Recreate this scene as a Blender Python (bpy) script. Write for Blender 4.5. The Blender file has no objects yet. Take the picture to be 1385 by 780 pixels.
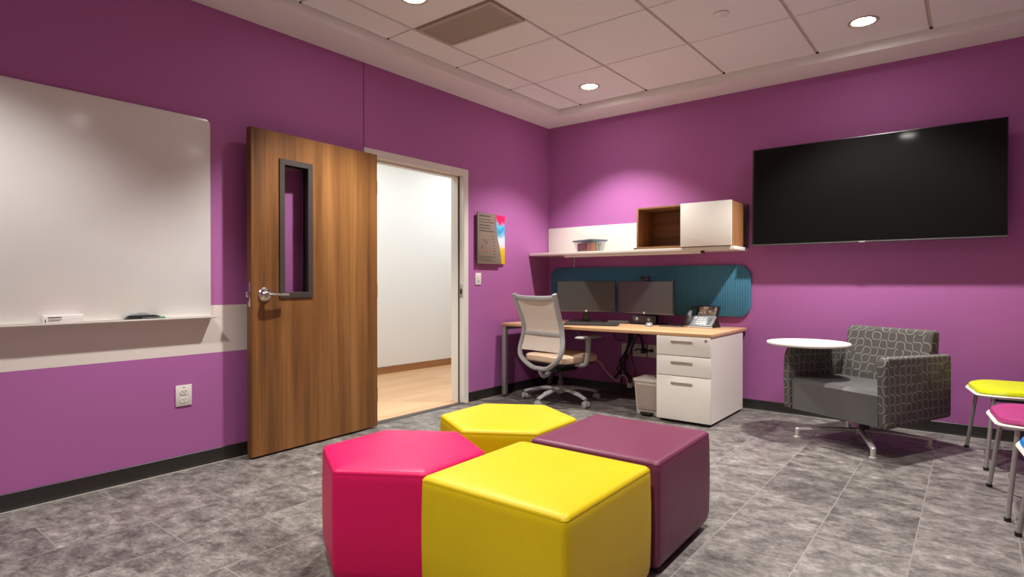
import bpy, bmesh, math, random
from mathutils import Vector, Matrix
PI = math.pi
R = math.radians
rnd = random.Random(7)
scene = bpy.context.scene

# ------------------------------------------------------------------ camera, world, lights, exposure
cam_data = bpy.data.cameras.new('camera')
cam_data.lens = 793.95 * 36.0 / 1385.0
cam_data.sensor_width = 36.0
cam_data.sensor_fit = 'HORIZONTAL'
cam_data.shift_y = -2.53 / 1385.0
cam_data.clip_start = 0.05
cam = bpy.data.objects.new('camera', cam_data)
scene.collection.objects.link(cam)
cam.location = (3.8063, -5.5152, 1.15)
cam.rotation_euler = (PI / 2 - 0.008, 0.0, 0.6665)
scene.camera = cam

scene.view_settings.view_transform = 'Standard'
scene.view_settings.look = 'None'
scene.view_settings.gamma = 1.0
scene.view_settings.use_curve_mapping = False
scene.view_settings.exposure = 0.0

WORLD_STRENGTH = 0.4
SPOT_POWER = 320.0
HALL_POWER = 30.0
LIGHT_COL = (1.0, 0.985, 0.96)
world = bpy.data.worlds.new('world')
scene.world = world
world.use_nodes = True
wb = world.node_tree.nodes['Background']
wb.inputs['Color'].default_value = (1.0, 0.93, 0.86, 1)
wb.inputs['Strength'].default_value = WORLD_STRENGTH

CEIL = 2.888      # soffit
TILE = 2.962      # tile face
LIGHTS = [(x, y) for x in (0.994, 3.193) for y in (-0.78, -2.95, -5.12)]
for (lx, ly) in LIGHTS:
    ld = bpy.data.lights.new('downlight_lamp', 'SPOT')
    ld.energy = SPOT_POWER * {(0.994, -0.78): 0.76, (3.193, -0.78): 1.2, (3.193, -2.95): 0.8, (0.994, -5.12): 0.65, (3.193, -5.12): 0.8}.get((lx, ly), 1.0)
    ld.color = LIGHT_COL
    ld.spot_size = R(106)
    ld.spot_blend = 0.55
    ld.shadow_soft_size = 0.045
    lo = bpy.data.objects.new('downlight_lamp', ld)
    scene.collection.objects.link(lo)
    lo.location = (lx, ly, TILE - 0.012)
for hy in (-1.6, 0.6, -4.2):
    ld = bpy.data.lights.new('hall_lamp', 'AREA')
    ld.shape = 'RECTANGLE'
    ld.size = 0.6
    ld.size_y = 1.2
    ld.energy = HALL_POWER
    ld.color = (0.83, 0.94, 1.0)
    lo = bpy.data.objects.new('hall_lamp', ld)
    scene.collection.objects.link(lo)
    lo.location = (-1.05, hy, 2.84)

# ------------------------------------------------------------------ materials
def lin(c):
    out = []
    for v in c[:3]:
        v = v / 255.0
        out.append(v / 12.92 if v <= 0.04045 else ((v + 0.055) / 1.055) ** 2.4)
    return tuple(out) + (1.0,)

class NT:
    def __init__(s, name):
        s.m = bpy.data.materials.new(name)
        s.m.use_nodes = True
        s.t = s.m.node_tree
        s.b = s.t.nodes['Principled BSDF']
    def n(s, kind, **kw):
        o = s.t.nodes.new(kind)
        for k, v in kw.items():
            setattr(o, k, v)
        return o
    def l(s, a, b):
        s.t.links.new(a, b)
    def math(s, op, a, b=None, clamp=False):
        o = s.n('ShaderNodeMath', operation=op)
        o.use_clamp = clamp
        for i, v in enumerate((a, b)):
            if v is None:
                continue
            if isinstance(v, (int, float)):
                o.inputs[i].default_value = v
            else:
                s.l(v, o.inputs[i])
        return o.outputs[0]
    def coord(s, which='Object', scale=(1, 1, 1), rot=(0, 0, 0), loc=(0, 0, 0)):
        tc = s.n('ShaderNodeTexCoord')
        mp = s.n('ShaderNodeMapping')
        mp.inputs['Scale'].default_value = scale
        mp.inputs['Rotation'].default_value = rot
        mp.inputs['Location'].default_value = loc
        s.l(tc.outputs[which], mp.inputs['Vector'])
        return mp.outputs[0]
    def noise(s, vec, scale=5, detail=4, rough=0.55, dist=0.0):
        o = s.n('ShaderNodeTexNoise')
        o.inputs['Scale'].default_value = scale
        o.inputs['Detail'].default_value = detail
        o.inputs['Roughness'].default_value = rough
        o.inputs['Distortion'].default_value = dist
        s.l(vec, o.inputs['Vector'])
        return o.outputs['Fac']
    def ramp(s, fac, stops):
        o = s.n('ShaderNodeValToRGB')
        el = o.color_ramp.elements
        while len(el) < len(stops):
            el.new(0.5)
        for e, (p, c) in zip(el, stops):
            e.position = p
            e.color = c
        s.l(fac, o.inputs['Fac'])
        return o.outputs['Color']
    def mix(s, fac, a, b):
        o = s.n('ShaderNodeMix', data_type='RGBA')
        for sock, v in ((o.inputs['Factor'], fac), (o.inputs['A'], a), (o.inputs['B'], b)):
            pass
        ins = [i for i in o.inputs if i.enabled]
        for sock, v in zip((ins[0], ins[1], ins[2]), (fac, a, b)):
            if isinstance(v, (int, float)):
                sock.default_value = v
            elif isinstance(v, tuple):
                sock.default_value = v
            else:
                s.l(v, sock)
        return [q for q in o.outputs if q.enabled][0]
    def color(s, c):
        if isinstance(c, tuple):
            s.b.inputs['Base Color'].default_value = c
        else:
            s.l(c, s.b.inputs['Base Color'])
    def bump(s, h, strength=0.2, dist=0.01):
        o = s.n('ShaderNodeBump')
        o.inputs['Strength'].default_value = strength
        o.inputs['Distance'].default_value = dist
        s.l(h, o.inputs['Height'])
        s.l(o.outputs[0], s.b.inputs['Normal'])
    def fin(s, rough=0.5, metal=0.0, spec=0.5):
        s.b.inputs['Roughness'].default_value = rough
        s.b.inputs['Metallic'].default_value = metal
        s.b.inputs['Specular IOR Level'].default_value = spec
        return s.m

def plain(name, c, rough=0.5, metal=0.0, spec=0.5, var=0.06, scale=30, bump=0.0):
    t = NT(name)
    f = t.noise(t.coord(), scale, 3)
    a = lin(c)
    lo = tuple(v * (1 - var) for v in a[:3]) + (1,)
    hi = tuple(min(1, v * (1 + var)) for v in a[:3]) + (1,)
    t.color(t.ramp(f, [(0.3, lo), (0.7, hi)]))
    if bump:
        t.bump(f, bump, 0.002)
    return t.fin(rough, metal, spec)

PURPLE = (174, 102, 161)
M = {}
def wall_paint(name, stripe):
    t = NT(name)
    tc = t.n('ShaderNodeTexCoord')
    f = t.noise(tc.outputs['Object'], 60, 3)
    a = lin(PURPLE)
    base = t.ramp(f, [(0.3, tuple(v * 0.985 for v in a[:3]) + (1,)), (0.7, tuple(v * 1.015 for v in a[:3]) + (1,))])
    sep = t.n('ShaderNodeSeparateXYZ')
    t.l(tc.outputs['Object'], sep.inputs[0])
    col = base
    if stripe:
        z, y, x = sep.outputs[2], sep.outputs[1], sep.outputs[0]
        m1 = t.math('GREATER_THAN', z, 0.700)
        m2 = t.math('LESS_THAN', z, 1.002)
        m3 = t.math('LESS_THAN', y, -2.62)
        mm = t.math('MULTIPLY', t.math('MULTIPLY', m1, m2), m3)
        col = t.mix(mm, base, lin((226, 216, 206)))
        mh = t.math('LESS_THAN', x, -0.09)
        col = t.mix(mh, col, lin((235, 233, 228)))
    t.color(col)
    t.bump(t.noise(tc.outputs['Object'], 260, 2), 0.06, 0.001)
    return t.fin(0.62, 0, 0.3)
M['wall_left'] = wall_paint('purple_paint_with_band', True)
M['wall_back'] = wall_paint('purple_paint', False)
M['hall_wall'] = plain('white_paint', (236, 233, 228), 0.6, var=0.01, scale=80)
M['hall_ceiling'] = plain('white_ceiling_paint', (230, 228, 222), 0.8, var=0.01)
M['soffit'] = plain('soffit_paint', (238, 236, 232), 0.7, var=0.012, scale=40)
M['frame_white'] = plain('white_enamel', (226, 220, 210), 0.35, var=0.01)
M['baseboard'] = plain('black_rubber', (38, 36, 32), 0.45, var=0.08, scale=25)
M['sealant'] = plain('grey_sealant', (170, 164, 154), 0.6, var=0.05)

t = NT('ceiling_tile')
v = t.coord()
f = t.noise(v, 220, 3)
t.color(t.ramp(f, [(0.3, lin((237, 237, 236))), (0.7, lin((243, 243, 242)))]))
t.bump(f, 0.12, 0.002)
M['tile'] = t.fin(0.9, 0, 0.1)
M['grid'] = plain('ceiling_grid', (205, 192, 180), 0.7, var=0.02)
M['slot'] = plain('grid_slot', (66, 50, 42), 0.8)

# floor: stone look vinyl tiles 0.36 x 0.725, half offset
t = NT('stone_look_vinyl')
tc = t.n('ShaderNodeTexCoord')
sep = t.n('ShaderNodeSeparateXYZ'); t.l(tc.outputs['Object'], sep.inputs[0])
comb = t.n('ShaderNodeCombineXYZ')
t.l(t.math('ADD', sep.outputs[1], 1.4775), comb.inputs[0])
t.l(t.math('ADD', sep.outputs[0], -0.345), comb.inputs[1])
br = t.n('ShaderNodeTexBrick')
t.l(comb.outputs[0], br.inputs['Vector'])
br.offset = 0.5
br.inputs['Scale'].default_value = 1.0
br.inputs['Mortar Size'].default_value = 0.0022
br.inputs['Mortar Smooth'].default_value = 0.3
br.inputs['Brick Width'].default_value = 0.725
br.inputs['Row Height'].default_value = 0.3625
br.inputs['Bias'].default_value = 0.0
br.inputs['Color1'].default_value = (0, 0, 0, 1)
br.inputs['Color2'].default_value = (1, 1, 1, 1)
tone = t.n('ShaderNodeSeparateColor'); t.l(br.outputs['Color'], tone.inputs[0])
tv = tone.outputs[0]
off = t.n('ShaderNodeVectorMath', operation='SCALE'); off.inputs[0].default_value = (7.3, 3.1, 5.7)
t.l(tv, off.inputs['Scale'])
addv = t.n('ShaderNodeVectorMath', operation='ADD')
t.l(tc.outputs['Object'], addv.inputs[0]); t.l(off.outputs[0], addv.inputs[1])
mp = t.n('ShaderNodeMapping'); mp.inputs['Scale'].default_value = (3.5, 4.6, 1); t.l(addv.outputs[0], mp.inputs['Vector'])
n1 = t.noise(mp.outputs[0], 2.3, 12, 0.72, 0.25)
mp2 = t.n('ShaderNodeMapping'); mp2.inputs['Scale'].default_value = (14, 24, 1); t.l(addv.outputs[0], mp2.inputs['Vector'])
n2 = t.noise(mp2.outputs[0], 2.6, 6, 0.7)
s1 = t.math('ADD', t.math('MULTIPLY', n1, 0.72), t.math('MULTIPLY', n2, 0.30))
s2 = t.math('ADD', s1, t.math('MULTIPLY', t.math('SUBTRACT', tv, 0.5), 0.05))
col = t.ramp(s2, [(0.36, lin((58, 52, 50))), (0.47, lin((98, 92, 88))), (0.56, lin((128, 122, 116))), (0.68, lin((168, 162, 154)))])
col = t.mix(t.math('MULTIPLY', br.outputs['Fac'], 0.6), col, lin((164, 157, 150)))
t.color(col)
t.bump(s2, 0.12, 0.003)
t.b.inputs['Roughness'].default_value = 0.5
M['floor'] = t.fin(0.42, 0, 0.35)

def wood(name, dark, mid, light, axis='Z', grain=24, rough=0.45, fine=1.0, spec=0.4):
    t = NT(name)
    sc = [grain, grain, grain]
    sc['XYZ'.index(axis)] = grain * 0.045
    v = t.coord(scale=tuple(sc))
    f1 = t.noise(v, 0.55, 5, 0.6, 0.35)
    sc2 = [grain * 5] * 3
    sc2['XYZ'.index(axis)] = grain * 0.12
    f2 = t.noise(t.coord(scale=tuple(sc2)), 1.0, 3, 0.6)
    s = t.math('ADD', t.math('MULTIPLY', f1, 0.8), t.math('MULTIPLY', f2, 0.2 * fine))
    t.color(t.ramp(s, [(0.33, lin(dark)), (0.5, lin(mid)), (0.66, lin(light))]))
    t.bump(f2, 0.05, 0.001)
    return t.fin(rough, 0, spec)
M['door_wood'] = wood('walnut_veneer', (90, 56, 26), (130, 86, 44), (158, 110, 60), 'Z', 13)
M['cab_wood'] = wood('walnut_laminate', (122, 84, 54), (148, 106, 70), (170, 126, 86), 'X', 20)
M['cab_wood_v'] = wood('walnut_laminate_upright', (132, 88, 54), (160, 112, 70), (182, 132, 86), 'Z', 20)
M['desk_wood'] = wood('beech_laminate', (190, 146, 104), (204, 160, 118), (216, 174, 132), 'X', 20, 0.4)
t = NT('oak_plank')
v = t.coord(scale=(1, 1, 1))
tc = t.n('ShaderNodeTexCoord')
sep = t.n('ShaderNodeSeparateXYZ'); t.l(tc.outputs['Object'], sep.inputs[0])
comb = t.n('ShaderNodeCombineXYZ'); t.l(sep.outputs[1], comb.inputs[0]); t.l(sep.outputs[0], comb.inputs[1])
br = t.n('ShaderNodeTexBrick'); t.l(comb.outputs[0], br.inputs['Vector'])
br.inputs['Scale'].default_value = 1.0; br.inputs['Brick Width'].default_value = 1.3; br.inputs['Row Height'].default_value = 0.17
br.inputs['Mortar Size'].default_value = 0.0015; br.offset = 0.37
br.inputs['Color1'].default_value = lin((205, 160, 118)); br.inputs['Color2'].default_value = lin((224, 182, 140)); br.inputs['Mortar'].default_value = lin((176, 132, 96))
g = t.noise(t.coord(scale=(28, 2, 1)), 1.4, 5)
t.color(t.mix(t.math('MULTIPLY', g, 0.5), br.outputs['Color'], lin((196, 146, 102))))
M['oak_floor'] = t.fin(0.4, 0, 0.4)
M['hall_base'] = wood('oak_base', (146, 98, 60), (164, 114, 74), (180, 130, 88), 'Y', 18)

def vinyl(name, c, rough=0.42):
    t = NT(name)
    v = t.coord()
    f = t.noise(v, 3.5, 3)
    a = lin(c)
    t.color(t.ramp(f, [(0.3, tuple(x * 0.96 for x in a[:3]) + (1,)), (0.7, tuple(min(1, x * 1.03) for x in a[:3]) + (1,))]))
    n = t.noise(v, 420, 2)
    n2 = t.noise(v, 7, 2)
    t.bump(t.math('ADD', t.math('MULTIPLY', n, 0.25), t.math('MULTIPLY', n2, 0.9)), 0.18, 0.006)
    return t.fin(rough, 0, 0.34)
M['yellow'] = vinyl('yellow_vinyl', (204, 176, 0))
M['pink'] = vinyl('pink_vinyl', (208, 2, 84))
M['plum'] = vinyl('plum_vinyl', (108, 46, 72))
M['grey_leather'] = vinyl('charcoal_vinyl', (96, 94, 92), 0.30)
M['lime'] = vinyl('lime_vinyl', (206, 210, 10), 0.4)
M['magenta'] = vinyl('magenta_vinyl', (170, 58, 116), 0.4)
M['blue'] = vinyl('blue_vinyl', (24, 128, 206), 0.4)

def maze_fabric(name):
    t = NT(name)
    tc = t.n('ShaderNodeTexCoord')
    mp = t.n('ShaderNodeMapping'); mp.inputs['Scale'].default_value = (17.0, 17.0, 17.0)
    wob = t.n('ShaderNodeTexNoise'); wob.inputs['Scale'].default_value = 11.0; wob.inputs['Detail'].default_value = 1.0
    t.l(tc.outputs['UV'], wob.inputs['Vector'])
    wsc = t.n('ShaderNodeVectorMath', operation='SCALE'); wsc.inputs['Scale'].default_value = 0.030
    t.l(wob.outputs['Color'], wsc.inputs[0])
    wad = t.n('ShaderNodeVectorMath', operation='ADD'); t.l(tc.outputs['UV'], wad.inputs[0]); t.l(wsc.outputs[0], wad.inputs[1])
    t.l(wad.outputs[0], mp.inputs['Vector'])
    fl = t.n('ShaderNodeVectorMath', operation='FLOOR'); t.l(mp.outputs[0], fl.inputs[0])
    fr = t.n('ShaderNodeVectorMath', operation='FRACTION'); t.l(mp.outputs[0], fr.inputs[0])
    wn = t.n('ShaderNodeTexWhiteNoise', noise_dimensions='2D'); t.l(fl.outputs[0], wn.inputs['Vector'])
    flip = t.math('GREATER_THAN', wn.outputs['Value'], 0.5)
    sp = t.n('ShaderNodeSeparateXYZ'); t.l(fr.outputs[0], sp.inputs[0])
    x, y = sp.outputs[0], sp.outputs[1]
    fx = t.math('ADD', x, t.math('MULTIPLY', flip, t.math('SUBTRACT', 1.0, t.math('MULTIPLY', x, 2.0))))
    def dist(a, b):
        q = t.math('ADD', t.math('POWER', a, 2.9), t.math('POWER', b, 2.9))
        return t.math('ABSOLUTE', t.math('SUBTRACT', t.math('POWER', q, 1 / 2.9), 0.5))
    d = t.math('MINIMUM', dist(fx, y), dist(t.math('SUBTRACT', 1.0, fx), t.math('SUBTRACT', 1.0, y)))
    ln = t.math('LESS_THAN', d, 0.055)
    keep = t.math('GREATER_THAN', t.noise(mp.outputs[0], 0.9, 1), 0.36)
    ln = t.math('MULTIPLY', ln, keep)
    wv = t.noise(t.coord(scale=(1, 1, 1)), 260, 2)
    base = t.ramp(wv, [(0.3, lin((74, 71, 67))), (0.7, lin((94, 90, 85)))])
    t.color(t.mix(t.math('MULTIPLY', ln, 0.8), base, lin((142, 137, 129))))
    t.bump(wv, 0.2, 0.002)
    return t.fin(0.8, 0, 0.2)
M['maze'] = maze_fabric('maze_fabric')

t = NT('teal_ribbed_felt')
v = t.coord(scale=(1, 1, 1))
w = t.n('ShaderNodeTexWave', wave_type='BANDS', bands_direction='X'); w.inputs['Scale'].default_value = 14.0
w.inputs['Distortion'].default_value = 0.3
t.l(v, w.inputs['Vector'])
nz = t.noise(t.coord(scale=(60, 1, 1.5)), 1.2, 2)
t.color(t.ramp(t.math('ADD', t.math('MULTIPLY', w.outputs['Fac'], 0.5), t.math('MULTIPLY', nz, 0.5)), [(0.2, lin((60, 116, 142))), (0.8, lin((78, 136, 162)))]))
t.bump(w.outputs['Fac'], 0.22, 0.004)
M['teal'] = t.fin(0.85, 0, 0.15)

t = NT('mesh_fabric')
v = t.coord()
ch = t.n('ShaderNodeTexChecker'); ch.inputs['Scale'].default_value = 330.0
t.l(v, ch.inputs['Vector'])
ch.inputs['Color1'].default_value = lin((222, 208, 192)); ch.inputs['Color2'].default_value = lin((212, 197, 180))
t.color(ch.outputs['Color'])
M['mesh'] = t.fin(0.8, 0, 0.2)

M['white'] = plain('white_laminate', (232, 226, 214), 0.4, var=0.01)
M['white_plastic'] = plain('white_plastic', (230, 224, 216), 0.35, var=0.02)
M['whiteboard'] = plain('whiteboard_enamel', (222, 219, 214), 0.16, var=0.008, scale=6)
M['black'] = plain('black_plastic', (22, 22, 23), 0.4, var=0.15)
M['black_matte'] = plain('black_matte', (16, 15, 15), 0.7, var=0.15)
M['dark_grey'] = plain('dark_grey_plastic', (58, 58, 60), 0.45, var=0.08)
M['monitor_bezel'] = plain('graphite_plastic', (84, 82, 80), 0.4, var=0.06)
M['screen'] = plain('black_screen', (17, 16, 16), 0.07, var=0.02, scale=3, spec=0.14)
M['matte_screen'] = plain('matte_screen', (66, 65, 64), 0.32, var=0.02, scale=3, spec=0.7)
M['chair_grey'] = plain('grey_nylon', (160, 158, 154), 0.42, var=0.04)
M['seat_beige'] = plain('beige_upholstery', (206, 176, 148), 0.75, var=0.06, scale=90, bump=0.2)
M['silver'] = plain('silver_paint', (168, 166, 160), 0.38, 0.55, var=0.04)
M['chrome'] = plain('brushed_chrome', (206, 202, 196), 0.24, 1.0, var=0.04)
M['bright_metal'] = plain('bright_cast_metal', (214, 210, 204), 0.34, 0.45, var=0.03)
M['steel'] = plain('satin_steel', (196, 188, 178), 0.32, 0.9, var=0.05)
M['lite_frame'] = plain('bronze_frame', (64, 58, 52), 0.45, var=0.05)
M['vent'] = plain('vent_metal', (186, 176, 162), 0.5, var=0.04)
M['vent_dark'] = plain('vent_core', (132, 122, 110), 0.7, var=0.04)
M['sign_brown'] = plain('bronze_plaque', (126, 112, 98), 0.4, var=0.04)
M['sign_text'] = plain('dark_lettering', (62, 54, 48), 0.6)
M['sign_red'] = plain('red_lettering', (168, 96, 84), 0.6)
M['putty'] = plain('putty_plastic', (196, 184, 172), 0.35, var=0.03)
M['bin_steel'] = plain('bin_panel', (176, 160, 148), 0.3, 0.4, var=0.03)
M['tub_lid'] = plain('grey_lid', (98, 110, 122), 0.4, var=0.03)
M['toy_red'] = plain('red_plastic', (150, 34, 28), 0.5, var=0.2, scale=40)
M['toy_orange'] = plain('peach_plastic', (232, 140, 96), 0.5, var=0.15, scale=40)
M['toy_green'] = plain('pale_green_plastic', (200, 214, 160), 0.5, var=0.1, scale=40)
M['paper'] = plain('pale_card', (236, 228, 226), 0.7, var=0.01)
M['marker_ink'] = plain('marker_dark', (34, 44, 48), 0.4, var=0.2)
M['green_plastic'] = plain('green_plastic', (50, 110, 80), 0.4)
M['phone_silver'] = plain('phone_silver', (170, 172, 172), 0.35, 0.3, var=0.04)
M['phone_body'] = plain('phone_grey', (116, 120, 122), 0.4, 0.1, var=0.04)
M['key_light'] = plain('pale_keys', (206, 206, 204), 0.4)
M['black_cord'] = plain('black_cord', (14, 14, 16), 0.5)
M['white_cord'] = plain('white_cord', (214, 206, 202), 0.5)
t = NT('phone_display')
f = t.noise(t.coord(), 26, 3)
t.color(t.ramp(f, [(0.35, lin((62, 52, 50))), (0.55, lin((134, 118, 106))), (0.7, lin((186, 170, 150)))]))
M['phone_display'] = t.fin(0.15, 0, 0.5)
t = NT('art_strip')
tc = t.n('ShaderNodeTexCoord')
sp = t.n('ShaderNodeSeparateXYZ'); t.l(tc.outputs['Object'], sp.inputs[0])
f = t.noise(tc.outputs['Object'], 9, 2)
h = t.math('ADD', sp.outputs[2], t.math('MULTIPLY', t.math('SUBTRACT', f, 0.5), 0.22))
t.color(t.ramp(h, [(0.09, lin((236, 196, 20))), (0.13, lin((236, 200, 40))), (0.17, lin((232, 226, 232))), (0.27, lin((206, 224, 240))), (0.33, lin((24, 150, 196))), (0.39, lin((90, 184, 220))), (0.43, lin((214, 30, 92)))]))
M['art'] = t.fin(0.4)
def glass(name, tint, rough=0.02, alpha=None):
    t = NT(name)
    t.b.inputs['Base Color'].default_value = tint
    t.b.inputs['Transmission Weight'].default_value = 1.0
    t.b.inputs['IOR'].default_value = 1.45 if alpha is None else alpha
    return t.fin(rough, 0, 0.5)
t = NT('vision_glass')
tr = t.n('ShaderNodeBsdfTransparent'); tr.inputs[0].default_value = (0.93, 0.93, 0.93, 1)
gl = t.n('ShaderNodeBsdfGlossy'); gl.inputs['Roughness'].default_value = 0.02
mxs = t.n('ShaderNodeMixShader')
mxs.inputs[0].default_value = 0.05
t.l(tr.outputs[0], mxs.inputs[1]); t.l(gl.outputs[0], mxs.inputs[2])
t.l(mxs.outputs[0], t.t.nodes['Material Output'].inputs['Surface'])
M['glass'] = t.m
t = NT('clear_plastic')
tr = t.n('ShaderNodeBsdfTransparent'); tr.inputs[0].default_value = (0.92, 0.93, 0.95, 1)
mxs = t.n('ShaderNodeMixShader'); mxs.inputs[0].default_value = 0.07
t.color(lin((214, 218, 224))); t.b.inputs['Roughness'].default_value = 0.2
t.l(tr.outputs[0], mxs.inputs[1]); t.l(t.b.outputs[0], mxs.inputs[2])
t.l(mxs.outputs[0], t.t.nodes['Material Output'].inputs['Surface'])
M['clear_plastic'] = t.m
t = NT('lamp_lens')
t.color((1, 1, 1, 1))
t.b.inputs['Emission Color'].default_value = (1.0, 0.95, 0.88, 1)
t.b.inputs['Emission Strength'].default_value = 70.0
M['lens'] = t.fin(0.5)

# ------------------------------------------------------------------ mesh helpers
def box(bm, x0, x1, y0, y1, z0, z1, bev=0.0, seg=2):
    r = bmesh.ops.create_cube(bm, size=1.0)
    vs = r['verts']
    for v in vs:
        v.co = Vector((x0 + (v.co.x + 0.5) * (x1 - x0), y0 + (v.co.y + 0.5) * (y1 - y0), z0 + (v.co.z + 0.5) * (z1 - z0)))
    if bev > 0:
        es = list({e for v in vs for e in v.link_edges})
        bmesh.ops.bevel(bm, geom=es, offset=bev, segments=seg, profile=0.5, affect='EDGES')
    return bm
def B(*a, **k):
    return box(bmesh.new(), *a, **k)
def boxes(lst, bev=0.0, seg=1):
    bm = bmesh.new()
    for b in lst:
        box(bm, *b, bev=bev, seg=seg)
    return bm
def tube(bm, pts, r, n=12, rb=None, ref=None, cap=True):
    """swept round or oval tube; r may be a list; rb second radius along ref"""
    pts = [Vector(p) for p in pts]
    N = len(pts)
    rs = r if isinstance(r, (list, tuple)) else [r] * N
    rbs = rs if rb is None else (rb if isinstance(rb, (list, tuple)) else [rb] * N)
    rings = []
    prev = None
    for i, p in enumerate(pts):
        d = (pts[min(i + 1, N - 1)] - pts[max(i - 1, 0)]).normalized()
        if ref is not None:
            a = Vector(ref)
        elif prev is not None:
            a = prev
        else:
            a = Vector((0, 0, 1)) if abs(d.z) < 0.9 else Vector((1, 0, 0))
        a = (a - d * a.dot(d))
        if a.length < 1e-6:
            a = d.orthogonal()
        a.normalize()
        prev = a
        b = d.cross(a)
        rings.append([bm.verts.new(p + a * rbs[i] * math.cos(2 * PI * k / n) + b * rs[i] * math.sin(2 * PI * k / n)) for k in range(n)])
    for i in range(N - 1):
        for k in range(n):
            bm.faces.new((rings[i][k], rings[i][(k + 1) % n], rings[i + 1][(k + 1) % n], rings[i + 1][k]))
    if cap:
        bm.faces.new(rings[0][::-1])
        bm.faces.new(rings[-1])
    return bm
def T(*a, **k):
    return tube(bmesh.new(), *a, **k)
def smooth_path(pts, sub=6):
    pts = [Vector(p) for p in pts]
    out = []
    for i in range(len(pts) - 1):
        p0 = pts[max(i - 1, 0)]; p1 = pts[i]; p2 = pts[i + 1]; p3 = pts[min(i + 2, len(pts) - 1)]
        for k in range(sub):
            s = k / sub
            out.append(0.5 * ((2 * p1) + (-p0 + p2) * s + (2 * p0 - 5 * p1 + 4 * p2 - p3) * s * s + (-p0 + 3 * p1 - 3 * p2 + p3) * s ** 3))
    out.append(pts[-1])
    return out
def lathe(bm, prof, n=32, c=(0, 0, 0)):
    c = Vector(c)
    rings = []
    for (r, z) in prof:
        if r < 1e-6:
            rings.append([bm.verts.new(c + Vector((0, 0, z)))])
        else:
            rings.append([bm.verts.new(c + Vector((r * math.cos(2 * PI * k / n), r * math.sin(2 * PI * k / n), z))) for k in range(n)])
    for a, b in zip(rings, rings[1:]):
        for k in range(n):
            q = [a[k % len(a)], a[(k + 1) % n % len(a)], b[(k + 1) % n % len(b)], b[k % len(b)]]
            u = []
            for w in q:
                if w not in u:
                    u.append(w)
            if len(u) > 2:
                try:
                    bm.faces.new(u)
                except ValueError:
                    pass
    return bm
def LA(*a, **k):
    return lathe(bmesh.new(), *a, **k)
def prism(bm, pts, axis, a0, a1, bev=0.0, seg=2):
    """extrude the 2-D outline pts along axis; pts are the two other coordinates in xyz order"""
    def P(p, a):
        q = list(p)
        q.insert('xyz'.index(axis), a)
        return Vector(q)
    lo = [bm.verts.new(P(p, a0)) for p in pts]
    hi = [bm.verts.new(P(p, a1)) for p in pts]
    n = len(pts)
    fs = [bm.faces.new(lo[::-1]), bm.faces.new(hi)]
    for i in range(n):
        fs.append(bm.faces.new((lo[i], lo[(i + 1) % n], hi[(i + 1) % n], hi[i])))
    bmesh.ops.recalc_face_normals(bm, faces=fs)
    if bev > 0:
        es = list(fs[0].edges) + list(fs[1].edges)
        bmesh.ops.bevel(bm, geom=es, offset=bev, segments=seg, profile=0.5, affect='EDGES')
    return bm
def PR(*a, **k):
    return prism(bmesh.new(), *a, **k)
def round_poly(pts, r, seg=6):
    """round the corners of a convex 2-D polygon"""
    out = []
    n = len(pts)
    for i in range(n):
        p = Vector(pts[i]); a = (Vector(pts[i - 1]) - p); b = (Vector(pts[(i + 1) % n]) - p)
        la, lb = a.length, b.length
        a.normalize(); b.normalize()
        ang = a.angle(b)
        rr = r[i] if isinstance(r, (list, tuple)) else r
        if rr <= 0:
            out.append(tuple(p)); continue
        d = min(rr / math.tan(ang / 2), la * 0.49, lb * 0.49)
        rr = d * math.tan(ang / 2)
        c = p + (a + b).normalized() * (rr / math.sin(ang / 2))
        s = p + a * d - c; e = p + b * d - c
        a0 = math.atan2(s.y, s.x); a1 = math.atan2(e.y, e.x)
        dd = (a1 - a0 + PI) % (2 * PI) - PI
        for k in range(seg + 1):
            w = a0 + dd * k / seg
            out.append((c.x + rr * math.cos(w), c.y + rr * math.sin(w)))
    return out
def cushion(bm, outline, prof):
    """rings of the outline scaled about its centre; prof = [(inset, z)], inset in metres"""
    n = len(outline)
    cx = sum(p[0] for p in outline) / n; cy = sum(p[1] for p in outline) / n
    rad = max(math.hypot(p[0] - cx, p[1] - cy) for p in outline)
    apo = min(math.hypot((outline[i][0] + outline[i - 1][0]) / 2 - cx, (outline[i][1] + outline[i - 1][1]) / 2 - cy) for i in range(n))
    rings = []
    for (ins, z) in prof:
        s = 1 - ins / apo
        if s < 1e-4:
            rings.append([bm.verts.new((cx, cy, z))])
        else:
            rings.append([bm.verts.new((cx + (p[0] - cx) * s, cy + (p[1] - cy) * s, z)) for p in outline])
    for a, b in zip(rings, rings[1:]):
        for k in range(n):
            q = [a[k % len(a)], a[(k + 1) % n % len(a)], b[(k + 1) % n % len(b)], b[k % len(b)]]
            u = []
            for w in q:
                if w not in u:
                    u.append(w)
            if len(u) > 2:
                bm.faces.new(u)
    if len(rings[0]) > 1:
        bm.faces.new(rings[0][::-1])
    return bm
def xf(bm, m):
    bmesh.ops.transform(bm, matrix=m, verts=bm.verts)
    return bm

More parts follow.
